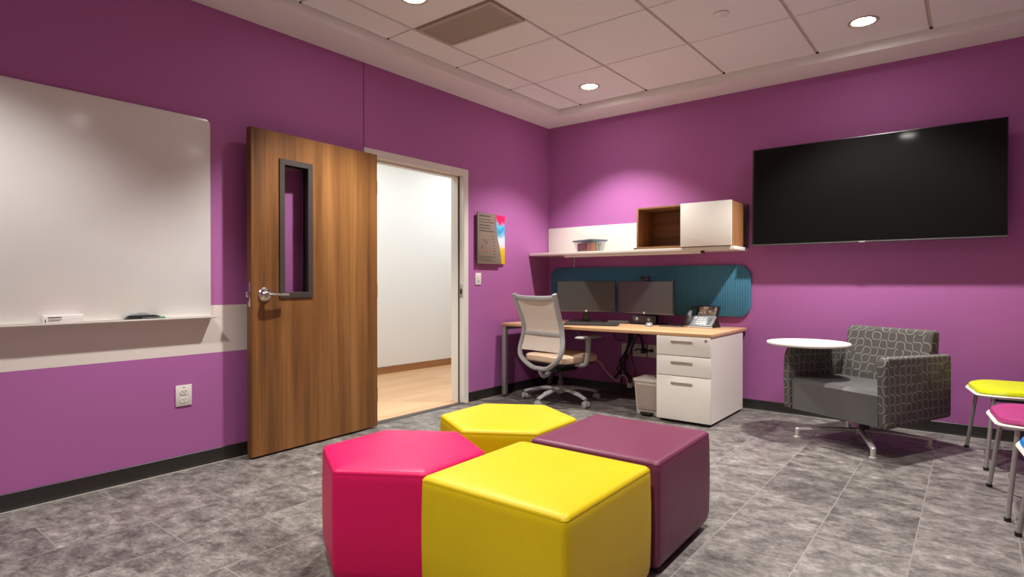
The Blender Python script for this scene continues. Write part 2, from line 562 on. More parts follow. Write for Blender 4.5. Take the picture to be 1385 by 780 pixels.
def obj(name, bm, m, parent=None, sharp=32, loc=None, rot=None):
    bmesh.ops.recalc_face_normals(bm, faces=bm.faces)
    me = bpy.data.meshes.new(name)
    uvl = bm.loops.layers.uv.new('UVMap')
    for f in bm.faces:
        nn = f.normal
        a = max(range(3), key=lambda i: abs(nn[i]))
        for lp in f.loops:
            c = lp.vert.co
            lp[uvl].uv = ((c.y, c.z) if a == 0 else (c.x, c.z) if a == 1 else (c.x, c.y))
    bm.to_mesh(me)
    bm.free()
    ms = m if isinstance(m, (list, tuple)) else [m]
    for q in ms:
        me.materials.append(M[q] if isinstance(q, str) else q)
    me.polygons.foreach_set('use_smooth', [True] * len(me.polygons))
    me.set_sharp_from_angle(angle=R(sharp))
    o = bpy.data.objects.new(name, me)
    scene.collection.objects.link(o)
    if parent is not None:
        o.parent = parent
    if loc is not None:
        o.location = loc
    if rot is not None:
        o.rotation_euler = rot
    return o
def thing(name, label, cat, loc=(0, 0, 0), rotz=0.0, group=None):
    o = bpy.data.objects.new(name, None)
    scene.collection.objects.link(o)
    o.empty_display_size = 0.1
    o.location = loc
    o.rotation_euler = (0, 0, rotz)
    o['label'] = label
    o['category'] = cat
    if group:
        o['group'] = group
    return o
def tag(o, label, cat, group=None):
    o['label'] = label
    o['category'] = cat
    if group:
        o['group'] = group
    return o
def struct(name, bm, m, parent=None, **k):
    o = obj(name, bm, m, parent, **k)
    if parent is None:
        o['kind'] = 'structure'
    return o
def copy_tree(o, parent=None):
    c = o.copy()
    scene.collection.objects.link(c)
    c.parent = parent
    for ch in list(o.children):
        copy_tree(ch, c)
    return c

# ------------------------------------------------------------------ the room
XR, YB = 5.05, -6.9      # right wall and the wall behind the camera, both out of frame
struct('floor', B(0.02, XR, YB, 0.1, -0.08, 0.0), 'floor')
struct('floor_hall', B(-2.2, 0.02, -7.6, 3.2, -0.08, 0.0), 'oak_floor')

# left wall with the door opening and the joint above it
OY0, OY1, OZ = -2.53, -1.40, 2.17
JY = -2.577
struct('wall_left', boxes([
    (-0.16, 0.0, YB, JY - 0.004, 0.0, 3.1),
    (-0.16, 0.0, JY - 0.004, OY0, 0.0, OZ),
    (-0.16, 0.0, JY + 0.004, OY1, OZ, 3.1),
    (-0.16, -0.02, JY - 0.004, JY + 0.004, OZ, 3.1),
    (-0.16, 0.0, OY1, 0.0, 0.0, 3.1)]), 'wall_left')
struct('wall_back', B(-0.16, XR, 0.0, 0.12, 0.0, 3.1), 'wall_back')
struct('wall_right', B(XR, XR + 0.1, YB, 0.12, 0.0, 3.1), 'wall_back')
struct('wall_front', B(-0.16, XR + 0.1, YB - 0.1, YB, 0.0, 3.1), 'hall_wall')
bm = bmesh.new()
p0 = Vector((-1.991, -0.822)); p1 = Vector((-1.934, 0.388)); dd = (p1 - p0).normalized()
q0 = p0 - dd * 6.5; q1 = p1 + dd * 2.6
prism(bm, [(q0.x, q0.y), (q1.x, q1.y), (q1.x - 0.1, q1.y), (q0.x - 0.1, q0.y)], 'z', 0, 2.9)
struct('wall_hall', bm, 'hall_wall')
bm = bmesh.new()
prism(bm, [(q0.x + 0.012, q0.y), (q1.x + 0.012, q1.y), (q1.x + 0.001, q1.y), (q0.x + 0.001, q0.y)], 'z', 0.0, 0.09)
struct('baseboard_hall', bm, 'hall_base')
struct('ceiling_hall', B(-2.2, -0.16, -7.6, 3.2, 2.88, 2.95), 'hall_ceiling')

# ceiling: regular-edge tiles between recessed grid bars
XG = [0.357, 0.635, 1.360, 2.090, 2.823, 3.559, 4.29, XR]
YG = [-0.343, -1.160, -1.888, -2.635, -3.36, -4.09, -4.82, -5.55, -6.28, YB]
bm = bmesh.new()
g = 0.011
for i in range(len(XG) - 1):
    for j in range(len(YG) - 1):
        xa = XG[i] + (0.004 if i == 0 else g); xb = XG[i + 1] - g
        yb_ = YG[j] - (0.004 if j == 0 else g * 0.6); ya = YG[j + 1] + g * 0.6
        if i == 1 and j == 2:
            ya = -2.245
        box(bm, xa, xb, ya, yb_, TILE, TILE + 0.02, bev=0.003, seg=1)
struct('ceiling', bm, 'tile')
bm = bmesh.new()
box(bm, 0.3, XR, YB, -0.3, TILE + 0.012, TILE + 0.016)
gr = struct('trim_1', bm, 'grid')
struct('ceiling_slab', B(-0.16, XR, YB, 0.12, 3.1, 3.16), 'hall_ceiling')
# dark slot ends where the bars meet the soffit
bm = bmesh.new()
for x in XG[1:-1]:
    box(bm, x - 0.010, x + 0.010, -0.352, -0.344, TILE - 0.002, TILE + 0.011)
for y in YG[1:-1]:
    box(bm, 0.358, 0.366, y - 0.009, y + 0.009, TILE - 0.002, TILE + 0.011)
struct('trim_2', bm, 'slot')
# plaster soffit along both walls
struct('trim_3', boxes([(0.0, 0.357, YB, 0.0, CEIL, 3.1), (0.357, XR, -0.343, 0.0, CEIL, 3.1)]), 'soffit')
# rubber base and its pale sealant line
def base_prof(w=0.010, h=0.089):
    return [(0.001, 0.0), (w + 0.006, 0.0), (w + 0.002, 0.008), (w * 0.8, 0.02), (w * 0.6, h - 0.003), (w * 0.3, h), (0.001, h)]
bm = bmesh.new(); prism(bm, base_prof(), 'y', YB, JY - 0.005); struct('baseboard_left', bm, 'baseboard')
bm = bmesh.new(); prism(bm, base_prof(), 'y', -1.354, -0.001); struct('baseboard_corner', bm, 'baseboard')
bm = bmesh.new(); prism(bm, [(-a, b) for a, b in base_prof()], 'x', 0.017, XR); struct('baseboard_back', bm, 'baseboard')
struct('trim_4', B(0.017, 0.028, YB, JY - 0.005, 0.0, 0.003), 'sealant')
struct('trim_5', B(0.03, XR, -0.026, -0.017, 0.0, 0.003), 'sealant')

# door frame
FY0, FY1, FZ = -2.578, -1.356, 2.219
fr = thing('trim_6', 'white metal door frame around the open doorway', 'door frame')
fr['kind'] = 'structure'
fw = 0.064
bm = boxes([(-0.165, 0.006, FY1 - fw, FY1, 0.0, FZ), (-0.165, 0.006, FY0, FY0 + fw, 0.0, FZ), (-0.165, 0.006, FY0 + fw, FY1 - fw, FZ - fw, FZ)], bev=0.003)
obj('jamb_casing', bm, 'frame_white', fr)
st = 0.019
bm = boxes([(-0.118, -0.058, FY1 - fw - st, FY1 - fw + 0.001, 0.0, FZ - fw), (-0.118, -0.058, FY0 + fw - 0.001, FY0 + fw + st, 0.0, FZ - fw),
            (-0.118, -0.058, FY0 + fw, FY1 - fw, FZ - fw - st, FZ - fw + 0.001)], bev=0.002)
obj('door_stop', bm, 'frame_white', fr)
bm = boxes([(-0.0575, -0.053, FY1 - fw - 0.012, FY1 - fw - 0.001, 0.0, FZ - fw)])
obj('gasket', bm, 'sign_text', fr)
bm = B(-0.046, -0.010, FY1 - fw - 0.003, FY1 - fw + 0.0005, 1.0, 1.125, bev=0.001)
sp_ = obj('strike_plate', bm, 'steel', fr)
obj('strike_hole', B(-0.040, -0.018, FY1 - fw - 0.0040, FY1 - fw - 0.002, 1.035, 1.085), 'black_matte', sp_)
bm = bmesh.new()
for z in (0.35, 1.2, 2.05):
    tube(bm, [(-0.056, FY1 - fw - 0.001, z), (-0.056, FY1 - fw - 0.010, z)], 0.006, 10)
obj('silencer', bm, 'dark_grey', fr)
struct('trim_7', B(-0.05, 0.03, FY0 + fw, FY1 - fw, 0.0, 0.004, bev=0.002), 'sign_text')

# the door leaf, swung right back
d_ang = math.atan2(-3.580 + 2.530, 0.152 - 0.104)
door = thing('door_1', 'brown wood door standing wide open with narrow glass window', 'door', (0.104, -2.530, 0.0), d_ang)
door['kind'] = 'structure'
DL, DT, DZ0, DZ1 = 1.053, 0.054, 0.014, 2.151
a0, a1, b0, b1 = 0.606, 0.845, 1.052, 1.968
bm = boxes([(0, a0, -DT, 0, DZ0, DZ1), (a1, DL, -DT, 0, DZ0, DZ1), (a0, a1, -DT, 0, DZ0, b0), (a0, a1, -DT, 0, b1, DZ1)])
bmesh.ops.remove_doubles(bm, verts=bm.verts, dist=1e-5)
obj('door_leaf', bm, 'door_wood', door)
def ring(x0, x1, z0, z1, w, y0, y1):
    return [(x0, x1, y0, y1, z0, z0 + w), (x0, x1, y0, y1, z1 - w, z1), (x0, x0 + w, y0, y1, z0 + w, z1 - w), (x1 - w, x1, y0, y1, z0 + w, z1 - w)]
obj('vision_frame', boxes(ring(0.596, 0.855, 1.042, 1.978, 0.038, 0.0002, 0.010) + ring(0.596, 0.855, 1.042, 1.978, 0.038, -DT - 0.009, -DT - 0.0002) + ring(0.6065, 0.8445, 1.0525, 1.9675, 0.012, -DT + 0.0002, -0.0002), bev=0.0015), 'lite_frame', door)
obj('glass_pane', B(0.619, 0.832, -0.030, -0.024, 1.065, 1.955), 'glass', door)
def lever(side):
    bm = bmesh.new()
    y0 = 0.0 if side > 0 else -DT
    xf(lathe(bm, [(0.0, 0.0), (0.046, 0.0), (0.046, 0.005), (0.040, 0.012), (0.022, 0.016), (0.017, 0.022), (0.016, 0.058), (0.0, 0.062)], 28),
       Matrix.Translation((0.962, y0, 1.068)) @ Matrix.Rotation(-side * PI / 2, 4, 'X'))
    yy = y0 + side * 0.052
    tube(bm, smooth_path([(0.966, yy, 1.069), (0.93, yy + side * 0.008, 1.069), (0.88, yy + side * 0.006, 1.067), (0.822, yy + side * 0.002, 1.066)], 4), [0.016] * 4 + [0.014] * 4 + [0.012] * 4 + [0.011], 12, rb=0.0105, ref=(0, 0, 1))
    return bm
obj('lever_handle', lever(1), 'chrome', door)
obj('lever_handle', lever(-1), 'chrome', door)
bm = B(DL - 0.001, DL + 0.003, -DT + 0.012, -0.012, 0.99, 1.15, bev=0.001)
box(bm, DL + 0.002, DL + 0.024, -DT + 0.017, -0.017, 1.052, 1.086, bev=0.004)
obj('latch_bolt', bm, 'chrome', door)
for z in (0.25, 1.08, 1.9):
    bm = B(-0.035, 0.002, -DT - 0.040, -DT + 0.02, z - 0.055, z + 0.055, bev=0.002)
    tube(bm, [(-0.018, -DT - 0.03, z - 0.06), (-0.018, -DT - 0.03, z + 0.06)], 0.010, 10)
    obj('hinge', bm, 'steel', door)

# ------------------------------------------------------------------ ottomans
def ottoman(name, label, mat, outline, cx, cy, rot, group=None, h=0.452):
    t = thing(name, label, 'ottoman', (cx, cy, 0), rot, group)
    o = round_poly(outline, 0.022, 5)
    # resample long sides so that the top can puff
    res = []
    n = len(o)
    for i in range(n):
        p, q = Vector(o[i]), Vector(o[(i + 1) % n])
        k = max(1, int((q - p).length / 0.05))
        for s in range(k):
            w = p.lerp(q, s / k)
            res.append((w.x, w.y))
    prof = [(0.30, 0.022), (0.05, 0.02), (0.028, 0.022), (0.012, 0.032), (0.004, 0.05), (0.0, 0.08), (-0.002, 0.2), (-0.002, 0.3), (0.0, h - 0.045),
            (0.001, h - 0.022), (0.0022, h - 0.019), (0.001, h - 0.016), (0.004, h - 0.009), (0.010, h - 0.003), (0.018, h), (0.05, h + 0.003), (0.12, h + 0.008), (0.2, h + 0.011), (9, h + 0.012)]
    apo_prof = [(a if a < 1 else 1e9, z) for a, z in prof]
    bm = bmesh.new()
    cxx = sum(p[0] for p in res) / len(res); cyy = sum(p[1] for p in res) / len(res)
    apo = min(math.hypot(p[0] - cxx, p[1] - cyy) for p in res)
    pr = []
    for a, z in prof:
        pr.append((min(a, apo), z))
    cushion(bm, res, pr)
    obj('cushion', bm, mat, t, sharp=50)
    bm = bmesh.new()
    cushion(bm, [(p[0] * 0.9, p[1] * 0.9) for p in res], [(0.0, 0.010), (0.0, 0.0225)])
    bm.faces.new([v for v in bm.verts if abs(v.co.z - 0.0225) < 1e-6])
    obj('base_board', bm, 'black_matte', t)
    for p in outline[::max(1, len(outline) // 4)]:
        obj('glide', LA([(0.0, 0.0), (0.022, 0.0), (0.022, 0.011), (0.0, 0.011)], 16, c=(p[0] * 0.78, p[1] * 0.78, 0.0)), 'black', t)
    return t
sq = lambda a: [(-a / 2, -a / 2), (a / 2, -a / 2), (a / 2, a / 2), (-a / 2, a / 2)]
hexa = lambda s, ph=0: [(s * math.cos(R(60 * k + ph)), s * math.sin(R(60 * k + ph))) for k in range(6)]
ottoman('cube_ottoman', 'bright yellow square ottoman, nearest of the four floor ottomans', 'yellow', sq(0.618), 2.547, -3.752, R(1.0), 'floor ottomans')
ottoman('cube_ottoman', 'dark plum square ottoman beside the yellow square one', 'plum', sq(0.612), 2.540, -3.088, R(1.5), 'floor ottomans')
ottoman('hexagon_ottoman', 'hot pink six-sided ottoman nearest the door', 'pink', hexa(0.354, 30), 1.922, -3.862, R(2.0), 'floor ottomans')
ottoman('hexagon_ottoman', 'yellow six-sided ottoman behind the pink one', 'yellow', hexa(0.362, 30), 1.900, -3.128, R(1.5), 'floor ottomans')

# ------------------------------------------------------------------ whiteboard and what lies on its tray
wbd = thing('whiteboard', 'large wall-mounted whiteboard with rounded corner and ledge', 'whiteboard', (0.0, -5.0, 0.0))
out = round_poly([(-1.25, 0.936), (1.222, 0.936), (1.222, 2.17), (-1.25, 2.17)], [0.0, 0.0, 0.035, 0.035], 6)
bm = bmesh.new(); prism(bm, out, 'x', 0.001, 0.022, bev=0.002); obj('writing_panel', bm, 'whiteboard', wbd)
bm = bmesh.new()
prism(bm, [(0.001, 0.926), (0.072, 0.926), (0.077, 0.930), (0.077, 0.938), (0.074, 0.938), (0.074, 0.932), (0.001, 0.932)], 'y', -1.25, 1.236)
obj('marker_ledge', bm, 'white', wbd)
er = thing('whiteboard_eraser', 'dark felt eraser lying on the whiteboard ledge', 'eraser', (0.045, -4.175, 0.9325))
out = [(-0.095, 0.0), (0.085, 0.0), (0.09, 0.018), (0.06, 0.026), (-0.06, 0.026)]
bm = bmesh.new(); prism(bm, out, 'x', -0.022, 0.022, bev=0.002); obj('felt_pad', bm, 'black_matte', er)
bm = bmesh.new(); prism(bm, [(-0.075, 0.0262), (0.04, 0.0262), (0.02, 0.042), (-0.02, 0.046), (-0.06, 0.038)], 'x', -0.02, 0.02, bev=0.003); obj('grip', bm, 'phone_silver', er)
mk = thing('marker_pen', 'dark green marker pen lying on the ledge behind the eraser', 'marker', (0.066, -4.125, 0.9325))
obj('pen_body', T([(0, -0.06, 0.008), (0, 0.03, 0.008)], 0.0075, 14), 'marker_ink', mk)
obj('cap', T([(0, 0.028, 0.008), (0, 0.06, 0.008)], 0.0085, 14), 'green_plastic', mk)
cd = thing('card_holder', 'small pale card box standing on the whiteboard ledge', 'box', (0.045, -4.55, 0.9325))
obj('card_body', B(-0.02, 0.02, -0.085, 0.085, 0.0, 0.046, bev=0.002), 'paper', cd)
bm = boxes([(0.0202, 0.0208, -0.07, -0.012, 0.030, 0.035), (0.0202, 0.0208, -0.068, -0.01, 0.020, 0.0225), (0.0202, 0.0208, -0.068, -0.02, 0.014, 0.016), (0.0202, 0.0208, -0.082, -0.078, 0.008, 0.024)])
obj('printed_lines', bm, 'sign_text', cd)

# ------------------------------------------------------------------ wall plates
def outlet(name, label, cat, m, gangs=1, w=0.094, h=0.127, group=None):
    """plate in the local xz plane, facing -y"""
    t = thing(name, label, cat, (0, 0, 0), 0, group)
    W = w if gangs == 1 else w + 0.055 * (gangs - 1)
    obj('cover_plate', B(-W / 2, W / 2, -0.007, -0.0005, -h / 2, h / 2, bev=0.0025), 'white_plastic', t)
    for gx in range(gangs):
        x = (gx - (gangs - 1) / 2) * 0.055
        for z in (-0.027, 0.021):
            bm = bmesh.new()
            pts = [(x + 0.024 * math.cos(a) if abs(math.cos(a)) < 0.9 else x + 0.022 * (1 if math.cos(a) > 0 else -1), z + 0.0185 * math.sin(a)) for a in [2 * PI * k / 24 for k in range(24)]]
            prism(bm, pts, 'y', -0.0100, -0.0065)
            s = obj('socket', bm, 'white_plastic', t)
            bm = boxes([(x - 0.011, x - 0.008, -0.0104, -0.0098, z - 0.002, z + 0.009), (x + 0.008, x + 0.011, -0.0104, -0.0098, z - 0.002, z + 0.009), (x - 0.003, x + 0.003, -0.0104, -0.0098, z - 0.011, z - 0.006)])
            obj('slots', bm, 'dark_grey', s)
    bm = boxes([(-0.006, 0.006, -0.0075, -0.0068, h / 2 - 0.016, h / 2 - 0.012)])
    obj('marking', bm, 'dark_grey', t)
    return t
o = outlet('wall_outlet', 'white double power outlet low on the wall below the whiteboard', 'outlet', 'white')
o.location = (0.0, -3.935, 0.455); o.rotation_euler = (0, 0, PI / 2)
for x, wd, lab in ((0.972, 1, 'white outlet plate behind the black cables under the desk'), (1.128, 2, 'white double-width outlet plate in the middle of the row under the desk'), (1.268, 1, 'white outlet plate under the desk nearest the drawers')):
    o = outlet('wall_outlet', lab, 'outlet', 'white', wd, group='outlets under the desk')
    o.location = (x, 0.0, 0.452)
sw = thing('light_switch', 'white light switch beside the door below the plaque', 'switch', (0.0, -1.216, 1.18), PI / 2)
obj('switch_plate', B(-0.042, 0.042, -0.007, -0.0005, -0.058, 0.058, bev=0.0025), 'white_plastic', sw)
obj('rocker', boxes([(-0.018, 0.018, -0.0105, -0.0068, 0.004, 0.034), (-0.018, 0.018, -0.0095, -0.0068, -0.034, -0.004)], bev=0.001), 'white', sw)
obj('indicator', B(-0.008, 0.008, -0.0101, -0.0088, -0.026, -0.016), 'dark_grey', sw)

# plaque
sg = thing('wall_plaque', 'bronze wall plaque with curved edge and bright painted strip', 'sign', (0.0, -1.045, 1.328), PI / 2)
# local: x runs to the back wall, -y faces the room
obj('painted_strip', B(-0.02, 0.222, -0.022, -0.0005, 0.004, 0.494, bev=0.001), 'art', sg)
left = [(-0.215, 0.0), (0.165, 0.0)]
curve = []
for k in range(0, 21):
    z = 0.498 * k / 20
    x = 0.150 - 0.085 * (1 / (1 + math.exp(-(z - 0.20) * 16)))
    curve.append((x, z))
bm = bmesh.new(); prism(bm, [(-0.215, 0.0)] + curve + [(-0.215, 0.498)], 'y', -0.038, -0.0225, bev=0.001)
pl = obj('bronze_panel', bm, 'sign_brown', sg)
bm = bmesh.new()
for z, x0, x1, hh in ((0.462, -0.19, -0.03, 0.012), (0.430, -0.19, -0.015, 0.007), (0.405, -0.19, 0.03, 0.007), (0.372, -0.19, -0.03, 0.010), (0.345, -0.19, -0.01, 0.009), (0.318, -0.19, 0.035, 0.009), (0.066, -0.19, 0.06, 0.006), (0.046, -0.19, 0.0, 0.005), (0.028, -0.19, 0.07, 0.005)):
    bm = bmesh.new()
    x = x0
    while x < x1 - 0.01:
        L = rnd.uniform(0.018, 0.05)
        box(bm, x, min(x + L, x1), -0.0389, -0.0378, z, z + hh)
        x += L + 0.007
    obj('text_line', bm, 'sign_text', pl)
for k in range(7):
    bm = bmesh.new()
    z = 0.275 - 0.03 * k
    box(bm, 0.005 + 0.004 * k, 0.03 + 0.004 * k, -0.0389, -0.0378, z, z + 0.006)
    obj('list_mark', bm, 'sign_text', pl)
for x, z, w, hh in ((-0.13, 0.225, 0.028, 0.010), (-0.10, 0.205, 0.026, 0.010), (-0.155, 0.148, 0.010, 0.028)):
    obj('map_mark', B(x, x + w, -0.0389, -0.0378, z, z + hh), 'sign_text', pl)
bm = bmesh.new()
x = -0.17
while x < 0.0:
    box(bm, x, x + 0.022, -0.0389, -0.0378, 0.128, 0.139); x += 0.028
obj('red_lettering', bm, 'sign_red', pl)

# ------------------------------------------------------------------ ceiling things
def downlight(x, y, label):
    t = thing('ceiling_downlight', label, 'ceiling light', (x, y, TILE), 0, 'round recessed downlights')
    obj('trim_ring', LA([(0.072, 0.006), (0.072, -0.002), (0.080, -0.006), (0.094, -0.005), (0.098, 0.001), (0.098, 0.004)], 40), 'vent', t)
    obj('lens', LA([(0.0, -0.0015), (0.05, -0.0015), (0.072, 0.0)], 40), 'lens', t)
    return t
downlight(LIGHTS[0][0], LIGHTS[0][1], 'round downlight in the ceiling near the room corner above the desk')
downlight(LIGHTS[1][0], LIGHTS[1][1], 'round downlight beside the ceiling vent, cut off by the top of the photo')
downlight(LIGHTS[4][0], LIGHTS[4][1], 'round downlight in the ceiling mirrored in the television screen, itself above the frame')
downlight(LIGHTS[3][0], LIGHTS[3][1], 'round downlight in the ceiling above the television')
vt = thing('ceiling_vent', 'grey metal air vent grille set in the ceiling', 'vent', (0.997, -2.428, TILE))
hx, hy = 0.352, 0.183
obj('vent_frame', boxes([(-hx, hx, -hy, -hy + 0.028, -0.006, 0.010), (-hx, hx, hy - 0.028, hy, -0.006, 0.010), (-hx, -hx + 0.028, -hy + 0.028, hy - 0.028, -0.006, 0.010), (hx - 0.028, hx, -hy + 0.028, hy - 0.028, -0.006, 0.010)], bev=0.002), 'vent', vt)
obj('vent_core', B(-hx + 0.02, hx - 0.02, -hy + 0.02, hy - 0.02, 0.008, 0.0115), 'vent_dark', vt)
bm = bmesh.new()
for k in range(15):
    y = -hy + 0.04 + k * (2 * hy - 0.08) / 14
    prism(bm, [(y - 0.008, 0.007), (y - 0.006, 0.0085), (y + 0.008, -0.003), (y + 0.006, -0.0045)], 'x', -hx + 0.025, hx - 0.025)
obj('louver', bm, 'vent', vt)
sk = thing('sprinkler_cover', 'small flat round sprinkler cover on a ceiling tile', 'sprinkler', (2.457, -1.509, TILE))
obj('cover_disc', LA([(0.0, -0.010), (0.048, -0.010), (0.053, -0.007), (0.053, -0.004), (0.0, -0.004)], 36), 'soffit', sk)
obj('neck', LA([(0.0, -0.005), (0.040, -0.005), (0.040, 0.001), (0.0, 0.001)], 28), 'grid', sk)

# ------------------------------------------------------------------ television
tv = thing('television', 'large black flat television mounted high on the purple wall', 'television', (3.131, 0.0, 1.46))
tl = R(1.1)
W2, HT = 0.862, 0.842
mt = Matrix.Translation((0, -0.146, 0.006)) @ Matrix.Rotation(-tl, 4, 'X')
bm = B(-W2, W2, 0.0, 0.030, 0.0, HT, bev=0.003)
box(bm, -W2 * 0.7, W2 * 0.7, 0.028, 0.055, 0.08, HT * 0.72, bev=0.01)
obj('casing', xf(bm, mt), 'black', tv)
obj('screen_panel', xf(B(-W2 + 0.016, W2 - 0.008, -0.002, 0.001, 0.016, HT - 0.007), mt), 'screen', tv)
obj('lower_rim', xf(B(-W2, W2, -0.004, 0.004, 0.0, 0.009, bev=0.001), mt), 'monitor_bezel', tv)
obj('logo', xf(B(-0.045, 0.0, -0.0055, -0.003, -0.004, 0.008, bev=0.001), mt), 'silver', tv)
bm = boxes([(-0.35, -0.29, -0.092, -0.001, 0.22, 0.62), (0.29, 0.35, -0.092, -0.001, 0.22, 0.62), (-0.42, 0.42, -0.03, -0.001, 0.36, 0.5)])
obj('wall_bracket', bm, 'black_matte', tv)

# ------------------------------------------------------------------ desk wall: felt panel, shelf, cabinet
out = round_poly([(0.045, 0.829), (2.226, 0.829), (2.226, 1.306), (0.045, 1.306)], 0.115, 10)
fp = thing('pin_board', 'long teal felt panel with rounded corners behind the monitors', 'pin board')
bm = bmesh.new(); prism(bm, out, 'y', -0.024, -0.006, bev=0.003); obj('felt_face', bm, 'teal', fp)
out2 = round_poly([(0.055, 0.838), (2.218, 0.838), (2.218, 1.297), (0.055, 1.297)], 0.108, 10)
bm = bmesh.new(); prism(bm, out2, 'y', -0.0065, -0.0005); obj('backing', bm, 'black_matte', fp)

sh = thing('wall_shelf', 'long white shelf on the purple wall above the desk', 'shelf')
obj('shelf_board', B(0.012, 2.195, -0.385, -0.001, 1.430, 1.4595, bev=0.002), 'white', sh)
obj('back_panel', B(0.008, 1.276, -0.018, -0.001, 1.4605, 1.752, bev=0.0015), 'white', sh)
obj('light_strip', B(0.456, 1.895, -0.375, -0.335, 1.404, 1.4295, bev=0.002), 'white', sh)
obj('strip_end', B(1.8955, 1.92, -0.376, -0.334, 1.408, 1.4295, bev=0.002), 'black', sh)
obj('side_panel', B(2.178, 2.2, -0.022, -0.001, 1.4605, 1.85, bev=0.001), 'dark_grey', sh)

wc = thing('wall_cabinet', 'half-open wooden cabinet with white sliding door on the shelf', 'cabinet', (1.277, 0.0, 1.4605))
CW, CH, CD = 0.895, 0.392, 0.378
obj('side_panel', B(0, 0.018, -CD, -0.024, 0, CH, bev=0.001), 'cab_wood_v', wc)
obj('side_panel', B(CW - 0.018, CW, -CD, -0.024, 0, CH, bev=0.001), 'cab_wood_v', wc)
obj('top_panel', B(0.0182, CW - 0.0182, -CD, -0.024, CH - 0.018, CH, bev=0.001), 'cab_wood', wc)
obj('bottom_panel', B(0.0182, CW - 0.0182, -CD, -0.024, 0, 0.020, bev=0.001), 'cab_wood', wc)
obj('divider', B(0.43, 0.447, -CD + 0.01, -0.04, 0.0202, CH - 0.0182), 'cab_wood_v', wc)
obj('back_panel', B(0.0182, CW - 0.0182, -0.034, -0.024, 0.0202, CH - 0.0182), 'cab_wood', wc)
obj('sliding_door', B(0.442, CW + 0.001, -CD - 0.022, -CD - 0.003, 0.006, CH + 0.003, bev=0.0015), 'white', wc)
bk = thing('shelf_bracket', 'small black clip at the left foot of the wall cabinet', 'clip', (1.252, -0.35, 1.4597))
obj('clip_body', B(-0.018, 0.018, -0.012, 0.012, 0.0, 0.011, bev=0.002), 'black', bk)
obj('clip_tongue', B(-0.012, 0.022, -0.007, 0.007, 0.0112, 0.015, bev=0.001), 'dark_grey', bk)

tb = thing('storage_tub', 'small clear plastic tub of craft supplies with grey lid on the white shelf', 'tub', (0.66, -0.205, 1.4597), R(-24))
def tub_shell(w0, w1, d0, d1, h, th=0.004):
    bm = bmesh.new()
    def ringv(w, d, z):
        return [bm.verts.new((x, y, z)) for x, y in round_poly([(-w / 2, -d / 2), (w / 2, -d / 2), (w / 2, d / 2), (-w / 2, d / 2)], 0.02, 3)]
    a = ringv(w0, d0, 0.0); b = ringv(w1, d1, h); c2 = ringv(w1 - 2 * th, d1 - 2 * th, h); d = ringv(w0 - 2 * th, d0 - 2 * th, th)
    n = len(a)
    bm.faces.new(a[::-1]); bm.faces.new(d)
    for p, q in ((a, b), (b, c2), (c2, d)):
        for k in range(n):
            bm.faces.new((p[k], p[(k + 1) % n], q[(k + 1) % n], q[k]))
    return bm
obj('tub_body', tub_shell(0.27, 0.315, 0.17, 0.205, 0.108), 'clear_plastic', tb)
bm = bmesh.new(); prism(bm, round_poly([(-0.17, -0.113), (0.17, -0.113), (0.17, 0.113), (-0.17, 0.113)], 0.024, 4), 'z', 0.1085, 0.124, bev=0.003)
obj('lid', bm, 'tub_lid', tb)
obj('contents', B(-0.125, 0.045, -0.074, 0.074, 0.006, 0.098, bev=0.012), 'toy_red', tb)
obj('contents', B(0.052, 0.126, -0.074, -0.012, 0.006, 0.092, bev=0.012), 'toy_orange', tb)
obj('contents', B(0.052, 0.126, -0.006, 0.022, 0.006, 0.096, bev=0.008), 'toy_green', tb)
obj('contents', B(0.052, 0.126, 0.028, 0.074, 0.006, 0.088, bev=0.012), 'paper', tb)

# ------------------------------------------------------------------ desk
DT0, DT1 = 0.710, 0.736
dk = thing('desk', 'long beech-topped desk with a silver leg against the wall', 'desk')
obj('desktop', B(0.055, 2.192, -0.930, -0.012, DT0, DT1, bev=0.002), 'desk_wood', dk)
for y in (-0.905, -0.10):
    l_ = obj('leg', B(0.066, 0.112, y - 0.022, y + 0.022, 0.016, DT0 - 0.0005, bev=0.004), 'silver', dk)
    obj('foot', LA([(0.0, 0.0), (0.020, 0.0), (0.020, 0.017), (0.0, 0.017)], 16, c=(0.089, y, 0)), 'black', l_)
obj('side_rail', B(0.07, 0.108, -0.882, -0.124, DT0 - 0.04, DT0 - 0.0005, bev=0.003), 'silver', dk)
obj('front_rail', B(0.114, 1.72, -0.20, -0.16, DT0 - 0.035, DT0 - 0.0005, bev=0.002), 'black', dk)

pc = thing('drawer_pedestal', 'white three-drawer pedestal under the right end of the desk', 'drawers', (1.733, -0.915, 0.0))
PW, PD = 0.452, 0.80
obj('carcass', boxes([(0.0, 0.016, 0.0, PD, 0.022, DT0 - 0.001), (PW - 0.016, PW, 0.0, PD, 0.022, DT0 - 0.001), (0.016, PW - 0.016, 0.02, PD, 0.022, 0.04), (0.016, PW - 0.016, 0.02, PD, 0.66, DT0 - 0.001), (0.016, PW - 0.016, PD - 0.014, PD, 0.04, 0.66)], bev=0.001), 'white', pc)
obj('plinth', B(0.02, PW - 0.02, 0.02, PD - 0.02, 0.0, 0.0215), 'black', pc)
for z0, z1, hz in ((0.026, 0.384, 0.335), (0.389, 0.548, 0.503), (0.553, DT0 - 0.004, 0.672)):
    dr = obj('drawer', B(0.001, PW - 0.001, -0.019, -0.001, z0, z1, bev=0.0015), 'white', pc)
    bm = bmesh.new()
    prism(bm, [(-0.0195, hz - 0.022), (-0.023, hz - 0.022), (-0.036, hz - 0.008), (-0.036, hz), (-0.0195, hz)], 'x', 0.130, 0.305)
    h_ = obj('handle', bm, 'steel', dr)
